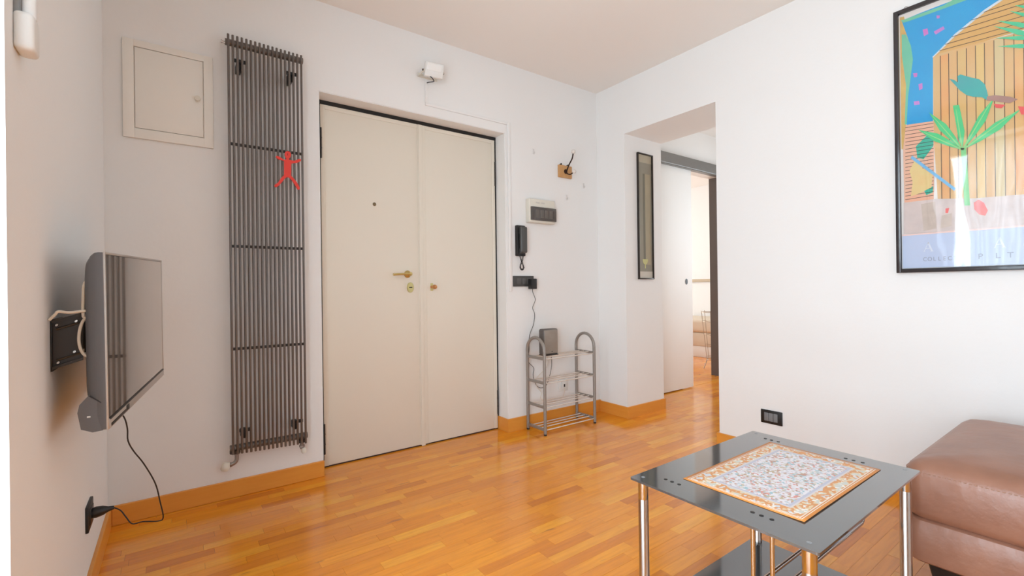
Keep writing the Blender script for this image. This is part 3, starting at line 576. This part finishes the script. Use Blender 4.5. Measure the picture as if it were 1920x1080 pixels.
obj('glass', MB().add([(a0, py_-0.0085, sz0+t), (a1, py_-0.0085, sz0+t), (a1, py_-0.0085, sz1-t), (a0, py_-0.0085, sz1-t)], [(0, 1, 2, 3)]), M['picglass'], pc, smooth=False)
# ------------------------------------------------------------------ poster on the right wall
pt = thing('poster', 'large framed poster of tropical hut with palm and turquoise bird', 'poster', (0, -2.5, 1.103))
PY0, PY1, PZ0, PZ1 = -2.95, -2.030, 1.103, 2.397; t = 0.020
obj('frame', MB().rbox(-0.026, 0.001, PY1-t, PY1, PZ0, PZ1, 0.003).rbox(-0.026, 0.001, PY0, PY0+t, PZ0, PZ1, 0.003).rbox(-0.026, 0.001, PY0+t-.001, PY1-t+.001, PZ0, PZ0+t, 0.003).rbox(-0.026, 0.001, PY0+t-.001, PY1-t+.001, PZ1-t, PZ1, 0.003), mat('poster frame black', (46, 44, 47), 0.25, coat=0.5), pt)
SXP = -0.010
obj('sheet', MB().box(SXP, SXP+0.006, PY0+t, PY1-t, PZ0+t, PZ1-t), mat('poster paper', (232, 226, 220), 0.6), pt, smooth=False)
IY0, IY1, IZ0, IZ1 = PY0+t+0.002, PY1-t-0.003, PZ0+t+0.003, PZ1-t-0.003
A_ = lambda a, b: (1660+a/3.857, b/3.857)          # two magnified crops of the photograph
B_ = lambda a, b: (1660+a/4.154, 260+b/4.154)
lay = [0]
def ppt(p):
    q_ = PX(p[0], p[1], SXP); return (min(max(q_.y, IY0), IY1), min(max(q_.z, IZ0), IZ1))
pm_ = {}
def pmat(rgb, rgb2=None, vs=14):
    k = (rgb, rgb2, vs)
    if k not in pm_: pm_[k] = mat('poster ink %d' % len(pm_), rgb, 0.65, rgb2=rgb2 or tuple(int(v*0.94) for v in rgb), vscale=vs)
    return pm_[k]
def art(name, polys, rgb, rgb2=None, vs=14, conv=ppt):
    lay[0] += 1; x = SXP-0.0002-0.00016*lay[0]
    for pl in polys:
        P = [conv(p) for p in pl]; obj(name, MB().add([(x, a, b) for a, b in P], [tuple(range(len(P)))]), pmat(rgb, rgb2, vs), pt, smooth=False)
def thick(p, q_, w0, w1=None):
    (x0, y0), (x1, y1) = p, q_; w1 = w0 if w1 is None else w1
    d = math.hypot(x1-x0, y1-y0); nx, ny = -(y1-y0)/d, (x1-x0)/d
    return [(x0+nx*w0, y0+ny*w0), (x1+nx*w1, y1+ny*w1), (x1-nx*w1, y1-ny*w1), (x0-nx*w0, y0-ny*w0)]
W3 = lambda pts: [A_(*p) for p in pts]
W4 = lambda pts: [B_(*p) for p in pts]
art('printed_border_yellow', [W3([(104, 126), (135, 120), (200, 430), (150, 700), (150, 905), (130, 1080), (104, 1080)])], (226, 204, 112), (214, 150, 90), 22)
art('printed_sky', [W3([(118, 150), (250, 95), (600, -40), (1000, -300), (1900, -400), (1900, -150), (1100, -120), (950, -80), (830, 0), (720, 75), (500, 250), (345, 410), (345, 880), (155, 905), (160, 700), (200, 430), (165, 280)])], (0, 152, 216), (20, 170, 224), 9)
art('printed_sky_green', [W3([(112, 150), (420, 40), (520, -20), (640, -20), (430, 60), (180, 150), (130, 165)]), W3([(118, 250), (150, 250), (185, 330), (200, 430), (165, 700), (155, 900), (140, 900), (150, 620), (120, 400)])], (128, 206, 168), (90, 190, 160), 12)
art('printed_fleck', [W3([(270, 215), (305, 205), (312, 245), (280, 262)]), W3([(240, 610), (268, 600), (270, 640), (245, 655)]), W3([(205, 735), (245, 730), (250, 755), (210, 762)]), W3([(350, 230), (420, 190), (430, 210), (365, 250)]), W3([(200, 530), (232, 528), (230, 555), (208, 560)]), W3([(370, 112), (395, 112), (392, 132), (372, 134)])], (178, 140, 214), (220, 110, 190), 30)
art('printed_roof', [W3([(345, 410), (395, 362), (500, 262), (720, 85), (830, 8), (950, -70), (1100, -110), (1900, -150), (1900, 60), (1003, 215), (800, 275), (345, 420)])], (216, 166, 84), (222, 176, 110), 9)
art('printed_roof_edge', [W3([(340, 412), (395, 358), (500, 248), (715, 72), (830, -4), (955, -85), (955, -70), (845, 4), (725, 84), (505, 262), (400, 366), (345, 418)])], (214, 228, 236))
art('printed_hut_wall', [W3([(345, 418), (400, 385), (1003, 225), (1900, 60), (1900, 2000), (1450, 1950), (1050, 1700), (380, 1450), (350, 1000)])], (224, 168, 104), (216, 190, 138), 7)
xs_ = [398, 458, 520, 586, 652, 717, 786, 858, 930, 1000, 1076, 1156, 1240, 1330, 1424, 1524]
top_ = lambda x: 405-(x-398)*0.29
cols = [(232, 152, 98), (226, 172, 92), (226, 186, 116), (212, 190, 136), (222, 192, 124), (216, 196, 150)]
for k in range(0, len(xs_)-1):
    if k % 2 == 0: art('printed_board', [W3([(xs_[k], top_(xs_[k])), (xs_[k+1], top_(xs_[k+1])), (xs_[k+1]+14, 1720), (xs_[k]+14, 1720)])], cols[(k//2) % 6], cols[(k//2+2) % 6], 8)
art('printed_board_line', [W3([(x-2.6, top_(x)), (x+2.6, top_(x)), (x+16.6, 1600), (x+11.4, 1600)]) for x in xs_], (74, 52, 40))
art('printed_roof_line', [W3(thick(a, b, 1.8)) for a, b in (((392, 368), (1400, 95)), ((432, 322), (1400, 48)), ((480, 268), (1400, 0)), ((540, 214), (1400, -50)), ((620, 148), (1400, -95)), ((712, 90), (1400, -140)))], (66, 48, 40))
art('printed_gable', [W3([(150, 905), (350, 876), (355, 1000), (352, 1470), (140, 1520), (130, 1080)])], (238, 164, 132), (226, 196, 170), 14)
art('printed_teal_patch', [W4([(240, 60), (330, -30), (380, -20), (375, 60), (300, 160), (250, 150)]), W4([(300, 400), (375, 370), (370, 420), (320, 440)])], (48, 184, 156))
art('printed_slat', [W3(thick((146, 925+26*k), (350, 892+26*k), 1.8)) for k in range(21)], (62, 56, 58))
art('printed_yellow_leaf', [W4([(190, 250), (235, 160), (290, 230), (370, 280), (360, 380), (260, 430), (200, 450), (215, 340)])], (226, 214, 150), (230, 190, 130), 20)
art('printed_ground', [W4([(145, 500), (390, 470), (700, 465), (1500, 400), (1500, 670), (1080, 690), (145, 742)])], (228, 212, 206), (190, 176, 172), 16)
art('printed_ground_dark', [W4([(280, 510), (390, 490), (400, 700), (300, 720)]), W4([(440, 600), (520, 580), (520, 680), (430, 700)])], (186, 170, 158), (214, 198, 186), 30)
art('printed_flower', [W4([(690, 500), (730, 475), (770, 500), (800, 560), (780, 600), (730, 590), (695, 550)]), W4([(470, 545), (500, 540), (490, 580), (470, 580)])], (238, 104, 116), (242, 120, 96), 20)
art('printed_palm_stem', [W4([(588, 70), (630, 70), (662, 520), (618, 522)])], (136, 212, 134), (110, 200, 130), 20)
def leafp(c, tip, w):
    (x0, y0), (x1, y1) = c, tip; mx_, my_ = x0*.4+x1*.6, y0*.4+y1*.6; d = math.hypot(x1-x0, y1-y0); nx, ny = -(y1-y0)/d*w, (x1-x0)/d*w
    return W3([(x0, y0), ((x0+mx_)/2+nx*.7, (y0+my_)/2+ny*.7), (mx_+nx, my_+ny), (x1, y1), (mx_-nx*.8, my_-ny*.8), ((x0+mx_)/2-nx*.5, (y0+my_)/2-ny*.5)])
c_ = (560, 1085)
art('printed_palm_leaf', [leafp(c_, (318, 815), 36), leafp(c_, (240, 940), 34), leafp(c_, (790, 705), 34), leafp(c_, (980, 792), 34), W3([(490, 765), (535, 760), (575, 950), (560, 1085), (530, 1000)])], (54, 196, 128), (90, 214, 140), 18)
art('printed_palm_rib', [W3(thick(c_, q_, 6, 2)) for q_ in ((345, 842), (280, 958), (770, 730), (940, 812), (512, 790))], (150, 222, 140))
art('printed_bird', [W3([(465, 572), (500, 580), (528, 600), (524, 552), (545, 540), (620, 562), (680, 575), (722, 612), (738, 665), (745, 700), (735, 725), (700, 705), (640, 702), (590, 690), (540, 655), (505, 615)])], (16, 176, 164), (60, 160, 168), 18)
art('printed_bird_beak', [W3([(735, 700), (790, 690), (900, 700), (960, 720), (900, 748), (800, 735), (735, 728)])], (146, 128, 120), (190, 140, 130), 20)
art('printed_bird_red', [W3([(785, 752), (870, 760), (840, 785), (800, 780)]), W3([(960, 770), (1060, 780), (1050, 830), (985, 830)])], (240, 92, 92))
fr_ = [((1250, 90), (938, 42), 15), ((1300, 190), (900, 82), 16), ((1350, 250), (808, 152), 18), ((1350, 330), (786, 192), 20), ((1350, 275), (798, 278), 15), ((1350, 330), (812, 338), 15), ((1300, 30), (1010, 10), 15)]
art('printed_frond', [W3([(tp[0], tp[1]), (tp[0]*.7+rt_[0]*.3, tp[1]*.7+rt_[1]*.3-w_), rt_, (tp[0]*.7+rt_[0]*.3, tp[1]*.7+rt_[1]*.3+w_)]) for rt_, tp, w_ in fr_], (40, 190, 140), (90, 214, 160), 16)
art('printed_blue_stick', [W4(thick((205, 143), (545, 398), 12))], (122, 190, 234))
zb_ = ppt(B_(300, 742))[1]
yz = lambda p: p
art('printed_band', [[(IY0, IZ0), (IY1, IZ0), (IY1, zb_), (IY0, zb_)]], (182, 200, 228), (196, 206, 230), 5, conv=yz)
art('printed_band_edge', [[(IY0, zb_-0.003), (IY1, zb_-0.003), (IY1, zb_+0.004), (IY0, zb_+0.004)]], (246, 214, 206), conv=yz)
def letter(ch, yc, z0, hgt):          # roman capitals; poster reads towards -y
    wd = hgt*0.82; e = []
    if ch == 'T':
        e = [[(-.5, 1), (.5, 1), (.5, .78), (.46, .78), (.40, .93), (.09, .93), (.09, .05), (.2, 0), (-.2, 0), (-.09, .05), (-.09, .93), (-.40, .93), (-.46, .78), (-.5, .78)]]
    else:
        e = [[(-.02, 1), (.05, 1), (.44, .06), (.54, 0), (.16, 0), (.25, .06), (-.06, .84)], [(-.02, 1), (.02, .92), (-.36, .05), (-.26, 0), (-.54, 0), (-.43, .05)], [(-.24, .36), (.14, .36), (.17, .30), (-.27, .30)]]
    return [[(yc-a*wd, z0+b*hgt) for a, b in pl] for pl in e]
pa = ppt(B_(338, 880)); pa2 = ppt(B_(335, 805)); pT = ppt(B_(603, 868)); hg = pa2[1]-pa[1]
step = pa[0]-pT[0]
lay[0] += 1; xx = SXP-0.0002-0.00016*lay[0]
for k, c in enumerate('ATA'):
    mb = MB()
    for P in letter(c, pa[0]-step*k, pa[1], hg): mb.add([(xx, a, b) for a, b in P], [tuple(range(len(P)))])
    obj('printed_letter', mb, pmat((222, 230, 244)), pt, smooth=False)
def text_mesh(body, size):
    cu = bpy.data.curves.new('txt', 'FONT'); cu.body = body; cu.size = size; to = bpy.data.objects.new('txt', cu); COL.objects.link(to)
    dg = bpy.context.evaluated_depsgraph_get(); me = bpy.data.meshes.new_from_object(to.evaluated_get(dg))
    v = [p.co.copy() for p in me.vertices]; f = [tuple(p.vertices) for p in me.polygons]
    bpy.data.objects.remove(to); bpy.data.curves.remove(cu); bpy.data.meshes.remove(me); return v, f
p0 = ppt(B_(293, 955)); p1 = ppt(B_(632, 945))
lay[0] += 1; xx = SXP-0.0002-0.00016*lay[0]
adv = (p0[0]-p1[0])/8.6
chars = [(c, p0[0]-adv*(k+0.5), 0.027) for k, c in enumerate('COLLECTIO')]+[(c, ppt(B_(*pq))[0], 0.034) for c, pq in (('P', (722, 942)), ('L', (858, 934)), ('T', (950, 930)))]
for c, yy, sz in chars:
    v, f = text_mesh(c, sz); xm = (min(p.x for p in v)+max(p.x for p in v))/2 if sz < 0.03 else 0; obj('printed_letter', MB().add([(xx, yy-(p.x-xm)*(0.8 if sz < 0.03 else 1), p0[1]+p.y) for p in v], f), pmat((150, 158, 176)), pt, smooth=False)
obj('acrylic', MB().add([(-0.0190, IY0, IZ0), (-0.0190, IY1, IZ0), (-0.0190, IY1, IZ1), (-0.0190, IY0, IZ1)], [(0, 1, 2, 3)]), M['plexi'], pt, smooth=False)
obj('hanger', MB().tube([(-0.004, -2.075+0.008*math.cos(a), PZ1+0.006+0.008*math.sin(a)) for a in [2*math.pi*i/12 for i in range(12)]], 0.0015, 6, True), M['chrome'], pt)
# ------------------------------------------------------------------ wall outlets
ol = thing('wall_outlet', 'black framed grey wall outlet above the coffee table', 'outlet', (0, -1.412, 0.21))
obj('plate', MB().rbox(-0.008, 0.001, -1.475, -1.350, 0.208, 0.290, 0.003), M['black'], ol)
for k in range(3): obj('module', MB().rbox(-0.011, -0.005, -1.4495+k*0.0265, -1.4245+k*0.0265, 0.224, 0.274, 0.002), mat('outlet grey %d' % k, (122, 124, 126), 0.35), ol)
o2 = thing('wall_outlet', 'black wall outlet low on the television wall near the corner', 'outlet', (XL, -0.59, 0.235))
obj('plate', MB().rbox(XL-0.001, XL+0.009, -0.655, -0.535, 0.238, 0.325, 0.003), M['black'], o2)
obj('module', MB().rbox(XL+0.006, XL+0.012, -0.635, -0.555, 0.256, 0.307, 0.002), M['blackpl'], o2)
# ------------------------------------------------------------------ television, mount, cables
n0 = CAM+ray(202, 806)*1.185; n1 = CAM+ray(306, 703)*1.84
u_ = (n1-n0); TW = u_.length; u_.normalize()
v_ = (Vector((0, 0, 1))-u_*u_.z).normalized(); nn = u_.cross(v_)          # screen normal, into the room
Rt = Matrix((u_, v_, nn)).transposed()
TH = 0.452
tv = thing('television', 'slim grey flat television with glossy screen on the wall mount', 'television', n0, Rt)
obj('screen', MB().box(0.004, TW-0.006, 0.026, TH-0.007, -0.002, 0.0005), M['screen'], tv, local=True, smooth=False)
bz = MB().rbox(0, 0.005, 0, TH, -0.003, 0.002, 0.0015).rbox(TW-0.006, TW, 0, TH, -0.003, 0.002, 0.0015).rbox(0.004, TW-0.005, TH-0.006, TH, -0.003, 0.002, 0.0015).rbox(0.004, TW-0.005, 0, 0.026, -0.014, 0.003, 0.002)
obj('bezel', bz, M['silver'], tv, local=True)
obj('bezel_gap', MB().rbox(0.012, TW-0.008, 0.022, 0.0265, -0.001, 0.0035, 0.001), M['black'], tv, local=True)
def loft(rings):
    m = MB(); n = len(rings[0]); vs = [p for r in rings for p in r]; fs = []
    for i in range(len(rings)-1):
        for k in range(n): fs.append((i*n+k, i*n+(k+1) % n, (i+1)*n+(k+1) % n, (i+1)*n+k))
    fs += [tuple(range(n)), tuple((len(rings)-1)*n+k for k in range(n))]
    return m.add(vs, fs)
def rrect(x0, x1, y0, y1, z, r, k=5):
    out = []
    for (cx, cy, a) in ((x1-r, y1-r, 0), (x0+r, y1-r, 1), (x0+r, y0+r, 2), (x1-r, y0+r, 3)):
        for i in range(k+1):
            t_ = (a+i/k)*math.pi/2; out.append((cx+r*math.cos(t_), cy+r*math.sin(t_), z))
    return out
sh = [rrect(0.0003, TW-0.0003, 0.001, TH-0.001, -0.0025, 0.004), rrect(0.0005, TW-0.0005, 0.001, TH-0.001, -0.012, 0.004), rrect(0.001, TW-0.001, 0.03, TH-0.002, -0.020, 0.008), rrect(0.004, TW-0.004, 0.05, TH-0.008, -0.030, 0.020), rrect(0.012, TW-0.012, 0.06, TH-0.020, -0.040, 0.03), rrect(0.035, TW-0.035, 0.07, TH-0.04, -0.048, 0.04), rrect(0.12, TW-0.12, 0.08, TH-0.10, -0.052, 0.03)]
obj('back_shell', loft(sh), M['tvgrey'], tv, local=True)
sp_ = [(0.0, -0.010), (-0.002, -0.030), (0.008, -0.052), (0.05, -0.058), (0.070, -0.054), (0.092, -0.036), (0.070, -0.010)]
spk = obj('speaker_housing', MB().prism([(0.001, a, b) for a, b in sp_], (TW-0.002, 0, 0)), M['tvgrey'], tv, local=True)
obj('seam', MB().tube([(0.0010, 0.071, -0.012), (0.0010, 0.080, -0.022), (0.0010, 0.091, -0.035)], 0.0014, 6), M['black'], tv, local=True)
obj('control_strip', MB().rbox(0.02, 0.20, 0.004, 0.012, 0.002, 0.0042, 0.001).rbox(0.17, 0.20, 0.006, 0.020, 0.002, 0.0042, 0.001), M['black'], tv, local=True)
obj('button', MB().rbox(0.0000, 0.0016, 0.036, 0.040, -0.040, -0.033, 0.0005), M['whitepl'], tv, local=True)
# mount: folded arm plate standing off the wall
am = thing('television_mount', 'black folded steel arm holding the television off the wall', 'mount', (XL, -1.16, 0.87))
yp = -1.165
def shear(mb):
    for p in mb.v: p.z += 0.33*(p.x-XL)
    return mb
xe = XL+0.060
m_ = MB().box(XL+0.002, xe, yp, yp+0.003, 0.862, 0.984).box(XL+0.002, xe, yp-0.006, yp, 0.978, 0.984).box(XL+0.002, xe, yp-0.006, yp, 0.862, 0.869)
m_.tube([(XL+0.010, yp-0.001, 0.960), (xe-0.003, yp-0.001, 0.960)], 0.003, 6).tube([(XL+0.010, yp-0.001, 0.882), (xe-0.003, yp-0.001, 0.882)], 0.003, 6)
obj('arm_plate', shear(m_), M['raddark'], am)
obj('wall_flange', MB().rbox(XL, XL+0.004, yp-0.006, yp+0.14, 0.858, 0.988, 0.001), M['black'], am)
for (x, z) in ((0.012, 0.970), (0.014, 0.875), (0.044, 0.890), (0.048, 0.966)): obj('bolt', shear(MB().lathe((XL+x, yp+0.001, z), (0, -1, 0), [(0.0042, 0), (0.0042, 0.004), (0.003, 0.0055)], 8)), M['chrome'], am)
obj('head_bracket', MB().rbox(XL+0.050, XL+0.062, -1.06, -0.98, 0.89, 1.075, 0.002).rbox(XL+0.003, XL+0.052, -1.05, -1.01, 0.90, 0.97, 0.002), M['black'], am)
Yc = -1.185
def cpts(L_, y=Yc): return [PY(a, b, y) for a, b in L_]
for (nm, L_, lab) in ((0, ((180, 588), (165, 594), (152, 610), (148, 638), (154, 660), (168, 669), (182, 670)), 'cream cable drooping in a wide loop in front of the steel arm'),
               (1, ((182, 528), (168, 527), (158, 534), (156, 560), (156, 588), (162, 596), (182, 600)), 'cream cable rising in a tall loop above the steel arm'),
               (3, ((182, 548), (172, 551), (166, 562), (168, 576), (182, 580)), 'cream cable curling tightly against the back of the television'),
               (2, ((182, 582), (160, 583), (130, 586), (110, 584), (103, 590), (101, 600)), 'cream cable lying along the top edge of the steel arm')):
    P = cpts(L_, Yc-0.006*nm); P[0].x += 0.02; P[-1].x += (0.02 if nm != 2 else 0.0)
    if nm == 2: P[-1] = Vector((XL+0.003, P[-1].y, P[-1].z))
    o = obj('tv_cable', MB().tube(catmull(P, 7), 0.0034, 8), M['cable_w']); tag(o, lab, 'cable')
pl = thing('power_cable', 'black power cable hanging from the television to its wall plug', 'cable', (XL, -0.6, 0.28))
q0 = Vector((XL+0.010, -0.592, 0.283))
obj('plug', MB().lathe(q0, (1, 0, 0.06), [(0.017, 0), (0.019, 0.012), (0.016, 0.030), (0.009, 0.045), (0.006, 0.060)], 14), M['blackpl'], pl)
cc = [Vector((XL+0.068, -0.592, 0.287))]
for (a, b, yy) in ((226, 957, -0.60), (236, 969, -0.61), (248, 982, -0.63), (268, 978, -0.66), (296, 977, -0.70), (306, 970, -0.72), (300, 940, -0.74), (291, 906, -0.77), (270, 870, -0.80), (250, 845, -0.83), (240, 826, -0.85), (239, 805, -0.86), (234, 785, -0.87)): cc.append(PY(a, b, yy))
last = cc[-1]; cc.append(Vector((last.x-0.015, -0.88, last.z+0.04))); cc.append(Vector((last.x-0.03, -0.88, last.z+0.12)))
obj('cord', MB().tube(catmull(cc, 5), 0.0021, 8), M['cable_b'], pl)
# ------------------------------------------------------------------ tube lamp on the left wall
tl = thing('tube_lamp', 'white vertical tube lamp with rounded end cap on the television wall', 'lamp', (XL, -1.45, 1.53))
ty = -1.448
obj('end_cap', MB().rbox(XL-0.001, XL+0.030, ty-0.030, ty+0.028, 1.535, 1.612, 0.010, 4), M['whitepl'], tl)
obj('tube', MB().tube([(XL+0.019, ty-0.006, 1.605), (XL+0.019, ty-0.006, 2.33)], 0.0115, 16), M['tube'], tl)
obj('housing', MB().rbox(XL-0.001, XL+0.010, ty-0.024, ty+0.028, 1.56, 2.36, 0.003), M['greypl'], tl)
obj('end_cap', MB().rbox(XL-0.001, XL+0.030, ty-0.030, ty+0.028, 2.322, 2.40, 0.010, 4), M['whitepl'], tl)
obj('tag', MB().rbox(XL+0.008, XL+0.013, ty+0.018, ty+0.028, 1.655, 1.675, 0.001), mat('amber tag', (222, 160, 50), 0.5), tl)
# ------------------------------------------------------------------ coffee table
TZ = 0.500; cx0, cx1, cy0, cy1 = -1.866, -1.160, -2.374, -1.884
ct = thing('coffee_table', 'low coffee table with black glass top and chrome tube legs', 'table', (-1.513, -2.129, 0))
def gshape(z0, z1, r=0.006):
    return loft([[(a, b, z0) for a, b, _ in rrect(cx0, cx1, cy0, cy1, 0, r)], [(a, b, z1) for a, b, _ in rrect(cx0, cx1, cy0, cy1, 0, r)]])
top = obj('glass_top', gshape(TZ-0.006, TZ), M['glassdark'], ct)
obj('glass_shelf', gshape(0.094, 0.100), M['glassdark'], ct)
for (x, yy) in ((cx0+0.030, cy0+0.030), (cx0+0.030, cy1-0.024), (cx1-0.024, cy0+0.030), (cx1-0.024, cy1-0.024)):
    lg = obj('leg', MB().lathe((x, yy, 0.03), (0, 0, 1), [(0.0145, 0), (0.0145, 0.063)], 24).lathe((x, yy, 0.101), (0, 0, 1), [(0.0155, 0), (0.0155, 0.012), (0.0145, 0.014), (0.0145, 0.335), (0.0140, 0.337), (0.0140, 0.339), (0.0145, 0.341), (0.0145, 0.392)], 24), M['chrome'], ct)
    obj('caster', MB().lathe((x-0.012, yy, 0.0165), (1, 0, 0), [(0.013, 0), (0.0165, 0.004), (0.0165, 0.02), (0.013, 0.024)], 18).box(x-0.008, x+0.008, yy-0.008, yy+0.008, 0.02, 0.031), M['blackpl'], lg)
    obj('screw_cap', MB().lathe((x, yy, TZ-0.001), (0, 0, 1), [(0.0055, 0), (0.0055, 0.0014), (0.004, 0.0019)], 16), M['greypl'], lg)
    obj('clip', MB().rbox(x+0.012, x+0.040, yy-0.006, yy+0.006, TZ-0.016, TZ-0.0055, 0.003), M['chrome'], lg)
for x in (-1.798, -1.216):
    for yy in (-1.957, -1.978, -2.001, -2.204, -2.225, -2.249):
        obj('hole_plug', MB().lathe((x, yy, TZ-0.001), (0, 0, 1), [(0.0052, 0), (0.0052, 0.0016), (0.004, 0.0020)], 14), M['black'], top)
for yy in (-2.204, -2.249):
    zz = 0.318; a_, b_ = -1.798, -1.216; r_ = 0.022
    pts = [(a_, yy, TZ-0.006), (a_, yy, zz+r_)]+[(a_+r_-r_*math.cos(i*math.pi/12), yy, zz+r_-r_*math.sin(i*math.pi/12)) for i in range(1, 7)]+[(b_-r_+r_*math.sin(i*math.pi/12), yy, zz+r_-r_*math.cos(i*math.pi/12)) for i in range(0, 7)]+[(b_, yy, TZ-0.006)]
    obj('rack_rod', MB().tube(pts, 0.0052, 12), M['chrome'], ct)
# placemat
mx0, mx1, my0, my1 = -1.756, -1.243, -2.302, -1.985
vs = []; fs = []; NX, NY = 24, 16
for j in range(NY+1):
    for i in range(NX+1):
        a, b = i/NX, j/NY
        lf = 0.0022*max(0, 1-b*4)**2*(1-abs(a-0.2))
        vs.append((mx0+(mx1-mx0)*a, my0+(my1-my0)*b, TZ+0.0006+lf))
for j in range(NY):
    for i in range(NX): k = j*(NX+1)+i; fs.append((k, k+1, k+NX+2, k+NX+1))
pmt = obj('placemat', MB().add(vs, fs), mat_rug(mx0, mx1, my0, my1)); md = pmt.modifiers.new('thickness', 'SOLIDIFY'); md.thickness = 0.0008
tag(pmt, 'orange bordered placemat printed like an oriental carpet on the coffee table', 'placemat')
# ------------------------------------------------------------------ leather ottoman
ox0, ox1, oy0, oy1 = -0.958, -0.10, -3.35, -2.275
ot = thing('ottoman', 'brown leather ottoman with domed seat and black feet against the wall', 'ottoman', (-0.53, -2.8, 0))
def puff(x0, x1, y0, y1, rows, r0):
    rings = []
    for (z, ins, r) in rows: rings.append([(a, b, z) for a, b, _ in rrect(x0+ins, x1-ins, y0+ins, y1-ins, 0, max(r0-ins*0.5, 0.02), 8)])
    return rings
base = puff(ox0, ox1, oy0, oy1, [(0.135, 0.012, 0), (0.142, 0.003, 0), (0.16, 0.0, 0), (0.21, -0.003, 0), (0.255, 0.0, 0), (0.272, 0.006, 0), (0.279, 0.016, 0)], 0.05)
obj('base', loft(base), M['leather'], ot)
seat = puff(ox0, ox1, oy0, oy1, [(0.279, 0.016, 0), (0.287, 0.006, 0), (0.305, 0.0, 0), (0.36, -0.003, 0), (0.415, 0.0, 0), (0.428, 0.004, 0), (0.432, 0.006, 0), (0.445, 0.012, 0), (0.462, 0.035, 0), (0.474, 0.08, 0), (0.482, 0.15, 0), (0.487, 0.24, 0), (0.489, 0.33, 0)], 0.055)
so_ = obj('seat_cushion', loft(seat), M['leather'], ot)
stp = [(a, b, 0.4305) for a, b, _ in rrect(ox0+0.004, ox1-0.004, oy0+0.004, oy1-0.004, 0, 0.052, 8)]
stitch = MB(); per = stp+[stp[0]]
for i in range(len(per)-1):
    A, B = Vector(per[i]), Vector(per[i+1]); L_ = (B-A).length; n_ = max(1, int(L_/0.012))
    for k in range(n_): stitch.tube([A+(B-A)*((k+0.15)/n_), A+(B-A)*((k+0.7)/n_)], 0.0012, 5)
obj('stitching', stitch, M['leatherline'], so_)
for (x, yy) in ((-0.85, -2.40), (-0.2, -2.40), (-0.85, -3.22), (-0.2, -3.22)):
    obj('foot', loft([[(x+a, yy+b, 0.0) for a, b, _ in rrect(-0.045, 0.045, -0.045, 0.045, 0, 0.01)], [(x+a, yy+b, 0.137) for a, b, _ in rrect(-0.07, 0.07, -0.07, 0.07, 0, 0.01)]]), M['blackpl'], ot)
# ------------------------------------------------------------------ bedroom glimpsed through the sliding door
bd = thing('bed', 'beige covered bed standing along the bedroom wall', 'bed', (3.75, 1.5, 0))
obj('mattress', MB().rbox(3.32, BX1-0.04, 0.62, 2.55, 0.36, 0.56, 0.05, 4), M['bedcover'], bd)
obj('bed_base', MB().rbox(3.34, BX1-0.04, 0.64, 2.53, 0.165, 0.362, 0.015, 2), M['bedcover'], bd)
obj('added_plinth', MB().rbox(3.355, BX1-0.05, 0.66, 2.51, 0.0, 0.168, 0.006), M['whitepl'], bd)  # white box added to brighten the dark space under the bed
ws = thing('wire_stand', 'tall tapered wire basket stand beside the bedroom doorway', 'stand', (2.60, 0.50, 0))
cxw, cyw = 2.60, 0.50
rz = lambda z: 0.085+0.06*(z-0.12)/0.6
for z in (0.12, 0.15, 0.30, 0.44, 0.60, 0.72):
    obj('ring', MB().tube([(cxw+rz(z)*math.cos(a), cyw+rz(z)*math.sin(a), z+(0.006*math.sin(5*a) if 0.2 < z < 0.7 else 0)) for a in [2*math.pi*i/28 for i in range(28)]], 0.004 if z in (0.12, 0.15, 0.72) else 0.0028, 6, True), M['wire'], ws)
for k in range(6):
    a = 2*math.pi*k/6+0.3
    obj('upright', MB().tube([(cxw+rz(z)*math.cos(a), cyw+rz(z)*math.sin(a), z) for z in (0.12, 0.3, 0.5, 0.735)], 0.0036, 6), M['wire'], ws)
for k in range(3):
    a = 2*math.pi*k/3+2.4
    obj('leg', MB().tube(catmull([(cxw+0.08*math.cos(a), cyw+0.08*math.sin(a), 0.14), (cxw+0.095*math.cos(a), cyw+0.095*math.sin(a), 0.08), (cxw+0.125*math.cos(a), cyw+0.125*math.sin(a), 0.004)], 4), 0.005, 8), M['wire'], ws)
